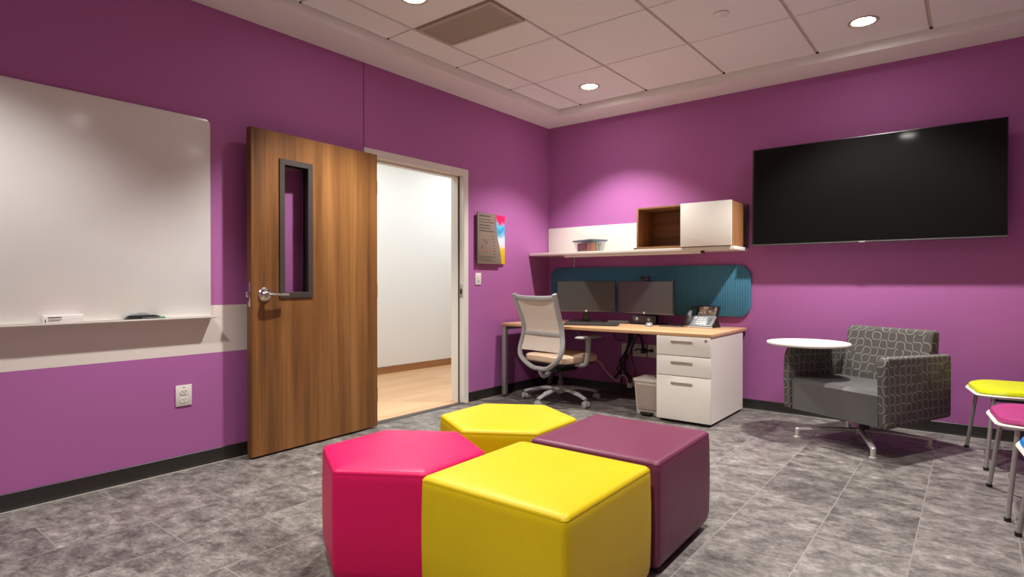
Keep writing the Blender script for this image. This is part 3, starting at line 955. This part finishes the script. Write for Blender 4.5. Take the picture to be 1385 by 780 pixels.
obj('lock', xf(LA([(0.0, 0.0), (0.012, 0.0), (0.012, 0.004), (0.0, 0.004)], 20), Matrix.Translation((0.415, -0.0185, 0.682)) @ Matrix.Rotation(PI / 2, 4, 'X')), 'steel', pc)

# ------------------------------------------------------------------ monitors and desk things
def monitor(name, label, ax, ay, bx, by, z0, z1, stand):
    w = math.hypot(bx - ax, by - ay)
    t = thing(name, label, 'monitor', ((ax + bx) / 2, (ay + by) / 2, DT1), math.atan2(by - ay, bx - ax))
    z0 -= DT1; z1 -= DT1
    bm = B(-w / 2, w / 2, 0.0, 0.024, z0, z1, bev=0.003)
    box(bm, -w * 0.3, w * 0.3, 0.022, 0.05, z0 + 0.05, z1 - 0.06, bev=0.01)
    obj('casing', bm, 'black', t)
    obj('screen_panel', B(-w / 2 + 0.008, w / 2 - 0.008, -0.0015, 0.001, z0 + 0.018, z1 - 0.008), 'matte_screen', t)
    obj('chin', B(-w / 2, w / 2, -0.003, 0.002, z0, z0 + 0.016, bev=0.001), 'monitor_bezel', t)
    obj('logo', xf(LA([(0.0, 0.0), (0.011, 0.0), (0.011, 0.002), (0.0, 0.002)], 20), Matrix.Translation((0.0, -0.003, z0 + 0.009)) @ Matrix.Rotation(PI / 2, 4, 'X')), 'key_light', t)
    return t
m1 = monitor('computer_monitor', 'left-hand black monitor on the desk, half behind the chair', 0.412, -0.445, 0.938, -0.157, 0.844, 1.162, 'v')
bm = bmesh.new()
for s in (-1, 1):
    tube(bm, [(0, 0.07, 0.016), (s * 0.17, -0.06, 0.012)], [0.014, 0.011], 8)
tube(bm, [(0, 0.07, 0.0165), (0, 0.14, 0.014)], [0.014, 0.011], 8)
obj('stand_foot', bm, 'black', m1)
obj('stand_neck', B(-0.035, 0.035, 0.052, 0.08, 0.006, 0.30, bev=0.006), 'black', m1)
m2 = monitor('computer_monitor', 'right-hand black monitor on the desk, with a webcam on top', 0.978, -0.183, 1.646, -0.380, 0.842, 1.160, 'box')
obj('stand_foot', B(-0.12, 0.12, 0.122, 0.20, 0.0005, 0.012, bev=0.004), 'black', m2)
bm = B(-0.035, 0.035, 0.135, 0.165, 0.0125, 0.30, bev=0.006)
box(bm, -0.03, 0.03, 0.05, 0.14, 0.20, 0.27, bev=0.006)
obj('stand_neck', bm, 'black', m2)
wcm = thing('webcam', 'small black webcam clipped on top of the right-hand monitor', 'webcam', (1.318, -0.283, 1.1605), m2.rotation_euler.z)
obj('clip', B(-0.03, 0.03, -0.008, 0.032, 0.0, 0.008, bev=0.002), 'black', wcm)
obj('body', B(-0.058, 0.058, -0.018, 0.014, 0.0085, 0.042, bev=0.008, seg=3), 'black', wcm)
obj('lens', xf(LA([(0.0, 0.006), (0.008, 0.006), (0.012, 0.0), (0.0, 0.0)], 20), Matrix.Translation((0.0, -0.018, 0.026)) @ Matrix.Rotation(PI / 2, 4, 'X')), 'screen', wcm)
sp = thing('desktop_speaker', 'small dark box with two silver discs under the right-hand monitor', 'speaker', (1.285, -0.225, DT1), R(-6))
obj('body', B(-0.115, 0.115, -0.03, 0.028, 0.012, 0.088, bev=0.006), 'dark_grey', sp)
obj('foot', B(-0.13, 0.13, -0.05, 0.035, 0.0, 0.0115, bev=0.003), 'black', sp)
for x in (-0.066, 0.066):
    obj('disc', xf(LA([(0.0, 0.004), (0.012, 0.004), (0.017, 0.0), (0.0, 0.0)], 24), Matrix.Translation((x, -0.030, 0.052)) @ Matrix.Rotation(PI / 2, 4, 'X')), 'phone_silver', sp)
kb = thing('keyboard', 'flat dark grey keyboard on the desk beside the chair', 'keyboard', (0.925, -0.630, DT1), R(20))
bm = bmesh.new(); prism(bm, [(-0.085, 0.0), (0.085, 0.0), (0.085, 0.024), (-0.085, 0.012)], 'x', -0.26, 0.26, bev=0.002); obj('case', bm, 'dark_grey', kb)
bm = bmesh.new()
for r_ in range(5):
    for k in range(15):
        x = -0.25 + k * 0.0335; y = -0.076 + r_ * 0.031
        zt = 0.012 + (y + 0.085) / 0.17 * 0.012
        box(bm, x, x + 0.028, y, y + 0.026, zt - 0.001, zt + 0.004)
obj('keys', bm, 'monitor_bezel', kb)
ms = thing('computer_mouse', 'grey computer mouse on the desk in front of the right monitor', 'mouse', (1.425, -0.415, DT1), R(20))
bm = bmesh.new()
cushion(bm, [(0.036 * math.cos(a), 0.062 * math.sin(a)) for a in [2 * PI * k / 28 for k in range(28)]], [(0.004, 0.0), (0.0, 0.006), (0.001, 0.014), (0.006, 0.024), (0.014, 0.032), (0.024, 0.036), (0.035, 0.037)])
obj('shell', bm, 'phone_silver', ms)
obj('scroll_wheel', xf(T([(-0.004, 0, 0), (0.004, 0, 0)], 0.010, 14), Matrix.Translation((0, -0.030, 0.030))), 'black', ms)
nb = thing('notebook', 'thin black notebook on the desk between the mouse and the phone', 'notebook', (1.605, -0.32, DT1), R(4))
obj('cover', boxes([(-0.09, 0.09, -0.07, 0.07, 0.0, 0.002), (-0.09, 0.09, -0.07, 0.07, 0.011, 0.013), (-0.09, -0.087, -0.07, 0.07, 0.002, 0.011)]), 'black_matte', nb)
obj('pages', B(-0.0868, 0.086, -0.067, 0.067, 0.0022, 0.0108), 'key_light', nb)
bx = thing('usb_hub', 'slim grey box lying on the desk between the two monitors', 'hub', (1.02, -0.245, DT1), R(8))
obj('body', B(-0.11, 0.11, -0.03, 0.03, 0.003, 0.026, bev=0.004), 'monitor_bezel', bx)
for x in (-0.085, 0.085):
    obj('foot', B(x - 0.015, x + 0.015, -0.02, 0.02, 0.0, 0.004), 'black', bx)

# desk phone (local -y faces the sitter)
ph = thing('desk_phone', 'black and silver desk phone with colour screen at the desk end', 'phone', (1.842, -0.225, DT1), R(-8))
tiltm = Matrix.Translation((0, -0.085, 0.006)) @ Matrix.Rotation(R(42), 4, 'X')
bm = B(-0.115, 0.155, 0.0, 0.13, 0.0, 0.020, bev=0.004)
obj('body', xf(bm, tiltm), 'phone_body', ph)
obj('front_lip', B(-0.120, 0.160, -0.098, -0.080, 0.0, 0.014, bev=0.004), 'key_light', ph)
scm = Matrix.Translation((0.03, 0.025, 0.085)) @ Matrix.Rotation(R(62), 4, 'X')
hd = obj('screen_head', xf(B(-0.085, 0.125, 0.0, 0.115, 0.0, 0.022, bev=0.004), scm), 'black', ph)
obj('screen', xf(B(-0.066, 0.106, 0.014, 0.102, 0.0215, 0.024), scm), 'phone_display', hd)
bm = bmesh.new()
for i in range(3):
    for j in range(4):
        box(bm, -0.005 + i * 0.03, 0.017 + i * 0.03, 0.018 + j * 0.024, 0.034 + j * 0.024, 0.0195, 0.0235, bev=0.002, seg=1)
obj('keypad', xf(bm, tiltm), 'key_light', ph)
bm = bmesh.new()
for j in range(4):
    box(bm, 0.098, 0.135, 0.018 + j * 0.024, 0.034 + j * 0.024, 0.0195, 0.0225)
obj('side_keys', xf(bm, tiltm), 'dark_grey', ph)
obj('round_key', xf(B(-0.04, -0.018, 0.085, 0.105, 0.0195, 0.0235, bev=0.003), tiltm), 'key_light', ph)
hm = Matrix.Translation((-0.088, -0.080, 0.030)) @ Matrix.Rotation(R(44), 4, 'X')
bm = bmesh.new()
tube(bm, smooth_path([(0, -0.005, 0.004), (0, 0.02, 0.022), (0, 0.09, 0.036), (0, 0.16, 0.030), (0, 0.195, 0.010)], 4), [0.030] * 4 + [0.027] * 4 + [0.022] * 4 + [0.026] * 4 + [0.028], 14, rb=0.016, ref=(0, 0, 1))
obj('handset', xf(bm, hm), 'dark_grey', ph)
bm = bmesh.new()
prism(bm, [(-0.02, 0.0), (0.115, 0.0), (0.115, 0.008), (0.03, 0.10), (0.018, 0.095)], 'x', -0.05, 0.135)
obj('stand', bm, 'black', ph)

# ------------------------------------------------------------------ waste bin
bn = thing('pedal_bin', 'putty pedal bin standing beside the white drawers', 'bin', (1.598, -0.715, 0.0), R(0))
bm = bmesh.new()
def rect_ring(bm, w, d, z, r=0.02, cx=0, cy=0):
    return [bm.verts.new((cx + x, cy + y, z)) for x, y in round_poly([(-w / 2, -d / 2), (w / 2, -d / 2), (w / 2, d / 2), (-w / 2, d / 2)], r, 4)]
rs = [rect_ring(bm, 0.215, 0.20, 0.004), rect_ring(bm, 0.22, 0.21, 0.05), rect_ring(bm, 0.245, 0.24, 0.285)]
bm.faces.new(rs[0][::-1]); bm.faces.new(rs[-1])
for a, b in zip(rs, rs[1:]):
    n = len(a)
    for k in range(n):
        bm.faces.new((a[k], a[(k + 1) % n], b[(k + 1) % n], b[k]))
obj('bin_body', bm, 'putty', bn)
bm = bmesh.new()
prism(bm, [(-0.085, 0.05), (0.085, 0.05), (0.098, 0.262), (-0.098, 0.262)], 'y', -0.005, 0.0)
for v in bm.verts:
    v.co.y += -0.1065 - 0.064 * (v.co.z - 0.05) * 1.0
obj('front_panel', bm, 'bin_steel', bn)
bm = bmesh.new()
prism(bm, round_poly([(-0.13, -0.128), (0.13, -0.128), (0.13, 0.128), (-0.13, 0.128)], 0.025, 4), 'z', 0.2855, 0.312, bev=0.006)
obj('rim', bm, 'putty', bn)
bm = bmesh.new()
prism(bm, [(0.0, 0.3125), (0.1, 0.3125), (0.1, 0.36), (0.05, 0.385), (0.0, 0.36)], 'x', 0.02, 0.12, bev=0.01)
obj('lid', bm, 'dark_grey', bn)
bm = bmesh.new()
prism(bm, round_poly([(-0.05, -0.155), (0.05, -0.155), (0.06, -0.09), (-0.06, -0.09)], 0.015, 3), 'z', 0.012, 0.030, bev=0.004)
obj('pedal', bm, 'black', bn)

# ------------------------------------------------------------------ cables under the desk
cb = thing('cable_bundle', 'bundle of black cables hanging from the desk to the floor', 'cables', (1.02, -0.10, 0.0))
paths = [[(0.10, 0, 0.70), (0.07, -0.02, 0.55), (-0.03, -0.01, 0.38), (-0.05, 0, 0.26), (-0.13, -0.02, 0.15)],
         [(0.06, -0.01, 0.70), (0.04, 0.0, 0.52), (-0.01, 0.0, 0.36), (0.0, 0.0, 0.22), (0.05, 0.02, 0.10)],
         [(0.14, 0, 0.70), (0.11, 0.01, 0.58), (0.03, 0.0, 0.40), (-0.04, -0.02, 0.28), (-0.06, 0.03, 0.12), (-0.02, 0.0, 0.01)],
         [(0.02, 0.0, 0.70), (0.05, -0.02, 0.60), (0.0, 0.01, 0.44), (-0.06, -0.01, 0.33), (0.03, 0.0, 0.20), (0.10, 0.03, 0.14)],
         [(0.08, 0.02, 0.70), (0.02, 0.01, 0.46), (-0.02, 0.02, 0.34), (-0.10, 0.02, 0.27), (-0.08, 0.03, 0.20)],
         [(0.09, 0.0, 0.66), (0.16, 0.01, 0.60), (0.18, 0.02, 0.50), (0.17, 0.04, 0.47)],
         [(0.10, 0.0, 0.46), (0.15, 0.0, 0.475), (0.24, 0.04, 0.462), (0.25, 0.07, 0.46)],
         [(-0.10, 0.0, 0.70), (-0.13, 0.0, 0.60), (-0.10, 0.02, 0.55), (-0.04, 0.03, 0.55)]]
for i, p in enumerate(paths):
    r_ = [0.009, 0.010, 0.008, 0.009, 0.008, 0.012, 0.007, 0.006][i]
    obj('cable', T(smooth_path(p, 6), r_, 8), 'black_cord', cb)
obj('plug', B(0.15, 0.19, 0.03, 0.088, 0.43, 0.475, bev=0.006), 'black', cb)
obj('plug', B(0.235, 0.265, 0.05, 0.088, 0.445, 0.475, bev=0.006), 'black', cb)
wcd = thing('power_cord', 'white power cable sagging along the wall under the desk', 'cable', (0.6, -0.16, 0.0))
obj('cord', T(smooth_path([(-0.02, 0.04, 0.50), (0.02, 0.03, 0.40), (0.08, 0.0, 0.355), (0.16, 0.0, 0.31), (0.22, 0, 0.24), (0.30, 0.0, 0.17), (0.37, 0.0, 0.145), (0.40, 0, 0.20), (0.45, 0.0, 0.20), (0.48, 0.0, 0.13)], 6), 0.0065, 8), 'white_cord', wcd)
obj('plug', B(0.475, 0.53, -0.02, 0.02, 0.09, 0.135, bev=0.008), 'white_plastic', wcd)
obj('cord', T(smooth_path([(-0.16, 0.08, 0.698), (-0.15, 0.06, 0.62), (-0.10, 0.05, 0.56), (-0.06, 0.05, 0.54), (-0.04, 0.04, 0.50), (-0.02, 0.04, 0.50)], 5), 0.005, 8), 'white_cord', wcd)
obj('inline_switch', B(-0.10, -0.055, 0.035, 0.062, 0.53, 0.56, bev=0.004), 'white_plastic', wcd)
ad = obj('power_adapter', B(0.085, 0.145, -0.025, 0.025, 0.10, 0.19, bev=0.008), 'white_plastic', cb)
ad['label'] = 'white power adapter'
obj('cable', T(smooth_path([(0.115, 0, 0.188), (0.105, 0.0, 0.28), (0.065, 0.0, 0.40), (0.085, 0.0, 0.56), (0.065, 0, 0.698)], 5), 0.005, 8), 'black_cord', cb)
sc = thing('power_cord', 'thin white cord dangling from the underside of the white shelf', 'cord', (0.34, -0.012, 1.30))
obj('cord', T(smooth_path([(0.03, -0.06, 0.129), (0.03, -0.03, 0.11), (0.016, -0.006, 0.06), (0.006, 0.004, 0.008)], 5), 0.006, 8), 'white_cord', sc)
obj('cord_clip', B(0.018, 0.042, -0.075, -0.045, 0.118, 0.1292, bev=0.002), 'white_plastic', sc)
# ------------------------------------------------------------------ office chair (faces +y)
oc = thing('office_chair', 'grey task chair with beige mesh back at the desk', 'office chair', (0.685, -0.785, 0.0), R(-10))
def by(z):   # side profile of the back
    P = [(0.33, -0.285), (0.40, -0.300), (0.46, -0.297), (0.58, -0.262), (0.70, -0.245), (0.80, -0.275), (0.92, -0.325), (1.04, -0.368)]
    for (za, ya), (zb, yb) in zip(P, P[1:]):
        if z <= zb:
            return ya + (yb - ya) * (z - za) / (zb - za)
    return P[-1][1]
side = [(-0.268, 1.040), (-0.262, 0.98), (-0.250, 0.86), (-0.246, 0.74), (-0.258, 0.64), (-0.272, 0.56), (-0.270, 0.50), (-0.245, 0.445), (-0.18, 0.395), (-0.09, 0.350)]
full = [(x, by(z), z) for x, z in side] + [(0.0, by(0.34), 0.345)] + [(-x, by(z), z) for x, z in side[::-1]]
sm = smooth_path(full, 5)
obj('back_frame', T(sm, 0.021, 12, rb=0.026, ref=(0, 1, 0)), 'chair_grey', oc)
bm = bmesh.new()
nx = 14
def sheet(bm, z0, z1, hw, nz, sag, th=0.006):
    gridf = []
    for th_ in (0, th):
        rows = []
        for j in range(nz + 1):
            z = z0 + (z1 - z0) * j / nz
            row = []
            for i in range(nx + 1):
                s = -1 + 2 * i / nx
                row.append(bm.verts.new((s * hw(z), by(z) + sag * (1 - s * s) + th_, z)))
            rows.append(row)
        gridf.append(rows)
    for rows in gridf:
        for j in range(nz):
            for i in range(nx):
                bm.faces.new((rows[j][i], rows[j][i + 1], rows[j + 1][i + 1], rows[j + 1][i]))
    a, b = gridf
    for j in range(nz):
        for i in (0, nx):
            bm.faces.new((a[j][i], a[j + 1][i], b[j + 1][i], b[j][i]))
    for i in range(nx):
        for j in (0, nz):
            bm.faces.new((a[j][i], a[j][i + 1], b[j][i + 1], b[j][i]))
    return bm
def halfw(z):
    P = [(0.35, 0.09), (0.395, 0.18), (0.445, 0.245), (0.50, 0.268), (0.56, 0.27), (0.64, 0.257), (0.74, 0.246), (0.86, 0.25), (0.98, 0.26), (1.05, 0.262)]
    for (za, wa), (zb, wb_) in zip(P, P[1:]):
        if z <= zb:
            return wa + (wb_ - wa) * (z - za) / (zb - za)
    return 0.26
obj('mesh_back', sheet(bmesh.new(), 0.505, 0.985, lambda z: halfw(z) - 0.012, 22, 0.02), 'mesh', oc)
bm = bmesh.new()
zt = 1.0
tube(bm, [(x, by(zt) + 0.004, zt + 0.012 * (x / 0.25) ** 4) for x in [-0.255 + 0.51 * k / 14 for k in range(15)]], 0.014, 12, rb=0.022, ref=(0, 0, 1))
obj('top_rail', bm, 'chair_grey', oc)
bm = bmesh.new()
tube(bm, [(-0.25 + 0.5 * k / 12, by(0.665) - 0.004 + 0.012 * (1 - (2 * k / 12 - 1) ** 2), 0.665) for k in range(13)], 0.008, 10, rb=0.017, ref=(0, 0, 1))
obj('lumbar_bar', bm, 'chair_grey', oc)
out = round_poly([(-0.268, -0.255), (0.268, -0.255), (0.28, 0.26), (-0.28, 0.26)], 0.09, 8)
bm = bmesh.new()
cushion(bm, out, [(0.05, 0.395), (0.012, 0.398), (0.0, 0.41), (-0.003, 0.43), (0.0, 0.452), (0.014, 0.466), (0.05, 0.474), (0.12, 0.477), (0.25, 0.476)])
bmesh.ops.holes_fill(bm, edges=bm.edges)
obj('seat_cushion', bm, 'seat_beige', oc)
bm = B(-0.22, 0.22, -0.2, 0.22, 0.368, 0.394, bev=0.01)
box(bm, -0.09, 0.09, -0.16, 0.14, 0.30, 0.37, bev=0.012)
obj('seat_pan', bm, 'black', oc)
obj('back_bracket', T(smooth_path([(0, -0.285, 0.352), (0, -0.27, 0.30), (0, -0.22, 0.27), (0, -0.12, 0.315)], 5), 0.022, 12, rb=0.016), 'chair_grey', oc)
obj('gas_column', LA([(0.0, 0.10), (0.030, 0.10), (0.030, 0.20), (0.020, 0.202), (0.020, 0.31), (0.0, 0.31)], 24), 'dark_grey', oc)
for s in (-1, 1):
    bm = T(smooth_path([(s * 0.16, -0.02, 0.382), (s * 0.27, -0.01, 0.378), (s * 0.318, 0.0, 0.40), (s * 0.328, 0.01, 0.47), (s * 0.328, 0.02, 0.56), (s * 0.326, 0.03, 0.628)], 5), 0.020, 12, rb=0.028, ref=(0, 1, 0))
    a_ = obj('armrest', bm, 'chair_grey', oc)
    bm = bmesh.new()
    cushion(bm, round_poly([(s * 0.325 - 0.048, -0.135), (s * 0.325 + 0.048, -0.135), (s * 0.325 + 0.044, 0.19), (s * 0.325 - 0.044, 0.19)], 0.04, 6), [(0.012, 0.628), (0.0, 0.634), (0.0, 0.642), (0.008, 0.652), (0.047, 0.654)])
    bmesh.ops.holes_fill(bm, edges=bm.edges)
    obj('arm_pad', bm, 'chair_grey', a_)
bs = obj('star_base', LA([(0.0, 0.085), (0.05, 0.09), (0.055, 0.10), (0.052, 0.14), (0.035, 0.155), (0.0, 0.155)], 24), 'chair_grey', oc)
for k in range(5):
    a = R(197 + 72 * k + 10)
    ca, sa = math.cos(a), math.sin(a)
    bm = T(smooth_path([(0.03 * ca, 0.03 * sa, 0.128), (0.15 * ca, 0.15 * sa, 0.123), (0.28 * ca, 0.28 * sa, 0.102), (0.37 * ca, 0.37 * sa, 0.078)], 4), [0.034] * 4 + [0.030] * 4 + [0.024] * 4 + [0.018], 10, rb=[0.022] * 4 + [0.019] * 4 + [0.015] * 4 + [0.012], ref=(0, 0, 1))
    lg = obj('base_leg', bm, 'chair_grey', oc)
    m_ = Matrix.Translation((0.37 * ca, 0.37 * sa, 0.031)) @ Matrix.Rotation(a + R(30 * (k - 2)), 4, 'Z')
    bm = bmesh.new()
    for s in (-1, 1):
        xf_ = bmesh.new()
        tube(xf_, [(0, s * 0.007, 0), (0, s * 0.010, 0), (0, s * 0.024, 0), (0, s * 0.027, 0)], [0.027, 0.031, 0.031, 0.026], 20, ref=(0, 0, 1))
        me_ = bpy.data.meshes.new('tmp'); xf_.to_mesh(me_); xf_.free(); bm.from_mesh(me_); bpy.data.meshes.remove(me_)
    box(bm, -0.022, 0.018, -0.006, 0.006, -0.006, 0.034, bev=0.003)
    obj('caster', xf(bm, m_), 'chair_grey', lg)

# ------------------------------------------------------------------ armchair with writing tablet (faces local -y)
ac = thing('lounge_chair', 'charcoal patterned armchair on a steel cross base with round tablet', 'armchair', (3.193, -0.640, 0.0), R(-26))
AW, AD = 0.765, 0.745
hw, hd_ = AW / 2, AD / 2
zb = 0.208
# seat block: front fabric face in smooth charcoal
bm = bmesh.new()
prof = [(-hd_ + 0.02, zb + 0.005), (hd_ - 0.12, zb + 0.005), (hd_ - 0.12, 0.43), (-hd_ + 0.08, 0.445), (-hd_ + 0.035, 0.44), (-hd_ + 0.014, 0.415)]
prism(bm, prof, 'x', -hw + 0.062, hw - 0.062, bev=0.006, seg=2)
obj('seat', bm, 'grey_leather', ac)
def arm(s):
    # slightly bowed slab arms with rounded front-top corner, thicker at the foot of the front
    bm = bmesh.new()
    yf, yr = -hd_, hd_ - 0.01
    out = [(yf + 0.01, zb), (yr - 0.015, zb + 0.015), (yr, 0.60), (yr, 0.653), (yf + 0.02, 0.668), (yf - 0.002, 0.60), (yf - 0.006, 0.45)]
    out = round_poly(out, [0.02, 0.02, 0.0, 0.02, 0.075, 0.0, 0.0], 7)
    x0, x1 = (hw - 0.062, hw) if s > 0 else (-hw, -hw + 0.062)
    prism(bm, out, 'x', x0, x1, bev=0.02, seg=4)
    for v in bm.verts:
        f = max(0.0, (v.co.z - 0.3)) / 0.4
        v.co.x += s * (-0.012 * f * f + 0.004)
    return bm
obj('arm', arm(1), 'maze', ac)
obj('arm', arm(-1), 'maze', ac)
bm = bmesh.new()
prof = round_poly([(0.175, 0.43), (0.31, 0.43), (0.335, 0.60), (0.352, 0.812), (0.268, 0.812)], [0.0, 0.0, 0.0, 0.03, 0.035], 6)
prism(bm, prof, 'x', -0.312, 0.312, bev=0.02, seg=4)
obj('backrest', bm, 'maze', ac)
bm = bmesh.new()
prof = [(0.255, zb + 0.01), (hd_ - 0.012, zb + 0.01), (hd_ - 0.004, 0.62), (0.338, 0.62), (0.312, 0.44), (0.255, 0.44)]
prism(bm, prof, 'x', -hw + 0.0625, hw - 0.0625, bev=0.004)
obj('back_shell', bm, 'maze', ac)
# swivel base, turned a little from the seat
bs = obj('swivel_post', LA([(0.0, 0.085), (0.035, 0.085), (0.035, 0.16), (0.14, 0.19), (0.14, zb + 0.004), (0.0, zb + 0.004)], 28), 'black', ac)
cb2 = [(2.786, -0.792), (3.296, -1.053), (3.571, -0.544), (3.039, -0.257)]
cc = Vector((sum(p[0] for p in cb2) / 4, sum(p[1] for p in cb2) / 4, 0))
inv = Matrix.Rotation(R(26), 4, 'Z')
org = Vector((3.193, -0.640, 0))
for p in cb2:
    q = inv @ (Vector((p[0], p[1], 0)) - org)
    c0 = inv @ (cc - org)
    d = (q - c0)
    m_ = T([c0 + Vector((0, 0, 0.088)), c0 + d * 0.5 + Vector((0, 0, 0.080)), c0 + d + Vector((0, 0, 0.062))], [0.024, 0.022, 0.018], 12, rb=[0.017, 0.016, 0.013], ref=(0, 0, 1))
    lg = obj('base_leg', m_, 'bright_metal', ac)
    obj('glide', LA([(0.0, 0.0), (0.026, 0.0), (0.026, 0.006), (0.017, 0.012), (0.017, 0.066), (0.013, 0.072), (0.0, 0.072)], 20, c=q), 'bright_metal', lg)
obj('base_hub', LA([(0.0, 0.06), (0.032, 0.06), (0.036, 0.075), (0.036, 0.098), (0.0, 0.098)], 24, c=inv @ (cc - org)), 'bright_metal', ac)
# round tablet on a post at the front of the far arm
tq = inv @ (Vector((2.832, -0.690, 0)) - org)
obj('tablet_top', LA([(0.0, 0.678), (0.27, 0.678), (0.283, 0.686), (0.285, 0.692), (0.282, 0.700), (0.27, 0.702), (0.0, 0.702)], 56, c=(tq.x, tq.y, 0)), 'white', ac)
pq = Vector((-hw + 0.034, -hd_ + 0.085, 0))
obj('tablet_post', T([(pq.x, pq.y, 0.60), (pq.x, pq.y, 0.670)], 0.013, 14), 'silver', ac)
obj('tablet_pivot', T([(pq.x, pq.y, 0.6702), (pq.x, pq.y, 0.6785)], 0.017, 14), 'black', ac)

# ------------------------------------------------------------------ stacking chairs at the right edge
def side_chair(label, mat, x, y, rot):
    """local: seat front faces -x, width along y"""
    t = thing('side_chair', label, 'chair', (x, y, 0.0), rot, 'padded chairs by the right wall')
    # seat: pale shell with a padded top
    xs = [0.0, 0.012, 0.05, 0.12, 0.22, 0.34, 0.44]
    out = round_poly([(-0.235, -0.285), (0.235, -0.265), (0.235, 0.265), (-0.235, 0.285)], [0.15, 0.06, 0.06, 0.15], 10)
    def dip(bm):
        for v in bm.verts:
            u = v.co.x
            if u < -0.12:
                v.co.z -= 0.4 * (u + 0.12) ** 2
            v.co.z -= 0.010 * (1 - (v.co.y / 0.28) ** 2)
    bm = bmesh.new()
    cushion(bm, out, [(0.20, 0.4355), (0.04, 0.436), (0.010, 0.438), (0.0, 0.444), (-0.004, 0.452), (0.0, 0.458), (0.012, 0.458), (0.06, 0.452), (0.2, 0.4515)])
    bmesh.ops.holes_fill(bm, edges=bm.edges)
    dip(bm)
    obj('seat_shell', bm, 'white_plastic', t)
    bm = bmesh.new()
    cushion(bm, out, [(0.20, 0.4525), (0.03, 0.453), (0.010, 0.4585), (0.007, 0.468), (0.013, 0.482), (0.03, 0.490), (0.07, 0.493), (0.2, 0.493)])
    bmesh.ops.holes_fill(bm, edges=bm.edges)
    dip(bm)
    obj('seat_pad', bm, mat, t)
    # backrest, out at the right
    bm = bmesh.new()
    out2 = round_poly([(-0.23, 0.58), (0.23, 0.58), (0.22, 0.86), (-0.22, 0.86)], 0.07, 6)
    prism(bm, out2, 'x', 0.235, 0.255, bev=0.006)
    for v in bm.verts:
        v.co.x += 0.20 * (v.co.z - 0.58) - 0.05 * (v.co.y / 0.23) ** 2
    obj('backrest', bm, 'white_plastic', t)
    for s in (-1, 1):
        obj('leg', T([(-0.16, s * 0.215, 0.43), (-0.205, s * 0.28, 0.014)], 0.0115, 12), 'silver', t)
        obj('leg', T([(0.16, s * 0.215, 0.432), (0.235, s * 0.28, 0.014)], 0.0115, 12), 'silver', t)
        obj('back_post', T(smooth_path([(0.14, s * 0.205, 0.425), (0.21, s * 0.205, 0.44), (0.235, s * 0.205, 0.52), (0.262, s * 0.205, 0.70)], 4), 0.0105, 12), 'silver', t)
        for (lx, ly) in ((-0.206, s * 0.282), (0.2365, s * 0.282)):
            obj('foot', LA([(0.0, 0.0), (0.014, 0.0), (0.015, 0.018), (0.0, 0.018)], 14, c=(lx, ly, 0)), 'black', t)
        obj('seat_rail', B(-0.15, 0.15, s * 0.195 - 0.01, s * 0.195 + 0.01, 0.41, 0.4255), 'dark_grey', t)
    return t
side_chair('lime yellow padded chair, farthest of the row at the right edge', 'lime', 4.025, -0.600, R(10))
side_chair('magenta padded chair in the middle of the row at the right edge', 'magenta', 4.115, -1.530, R(6))
side_chair('blue padded chair, nearest of the row at the right edge', 'blue', 4.205, -2.275, R(6))
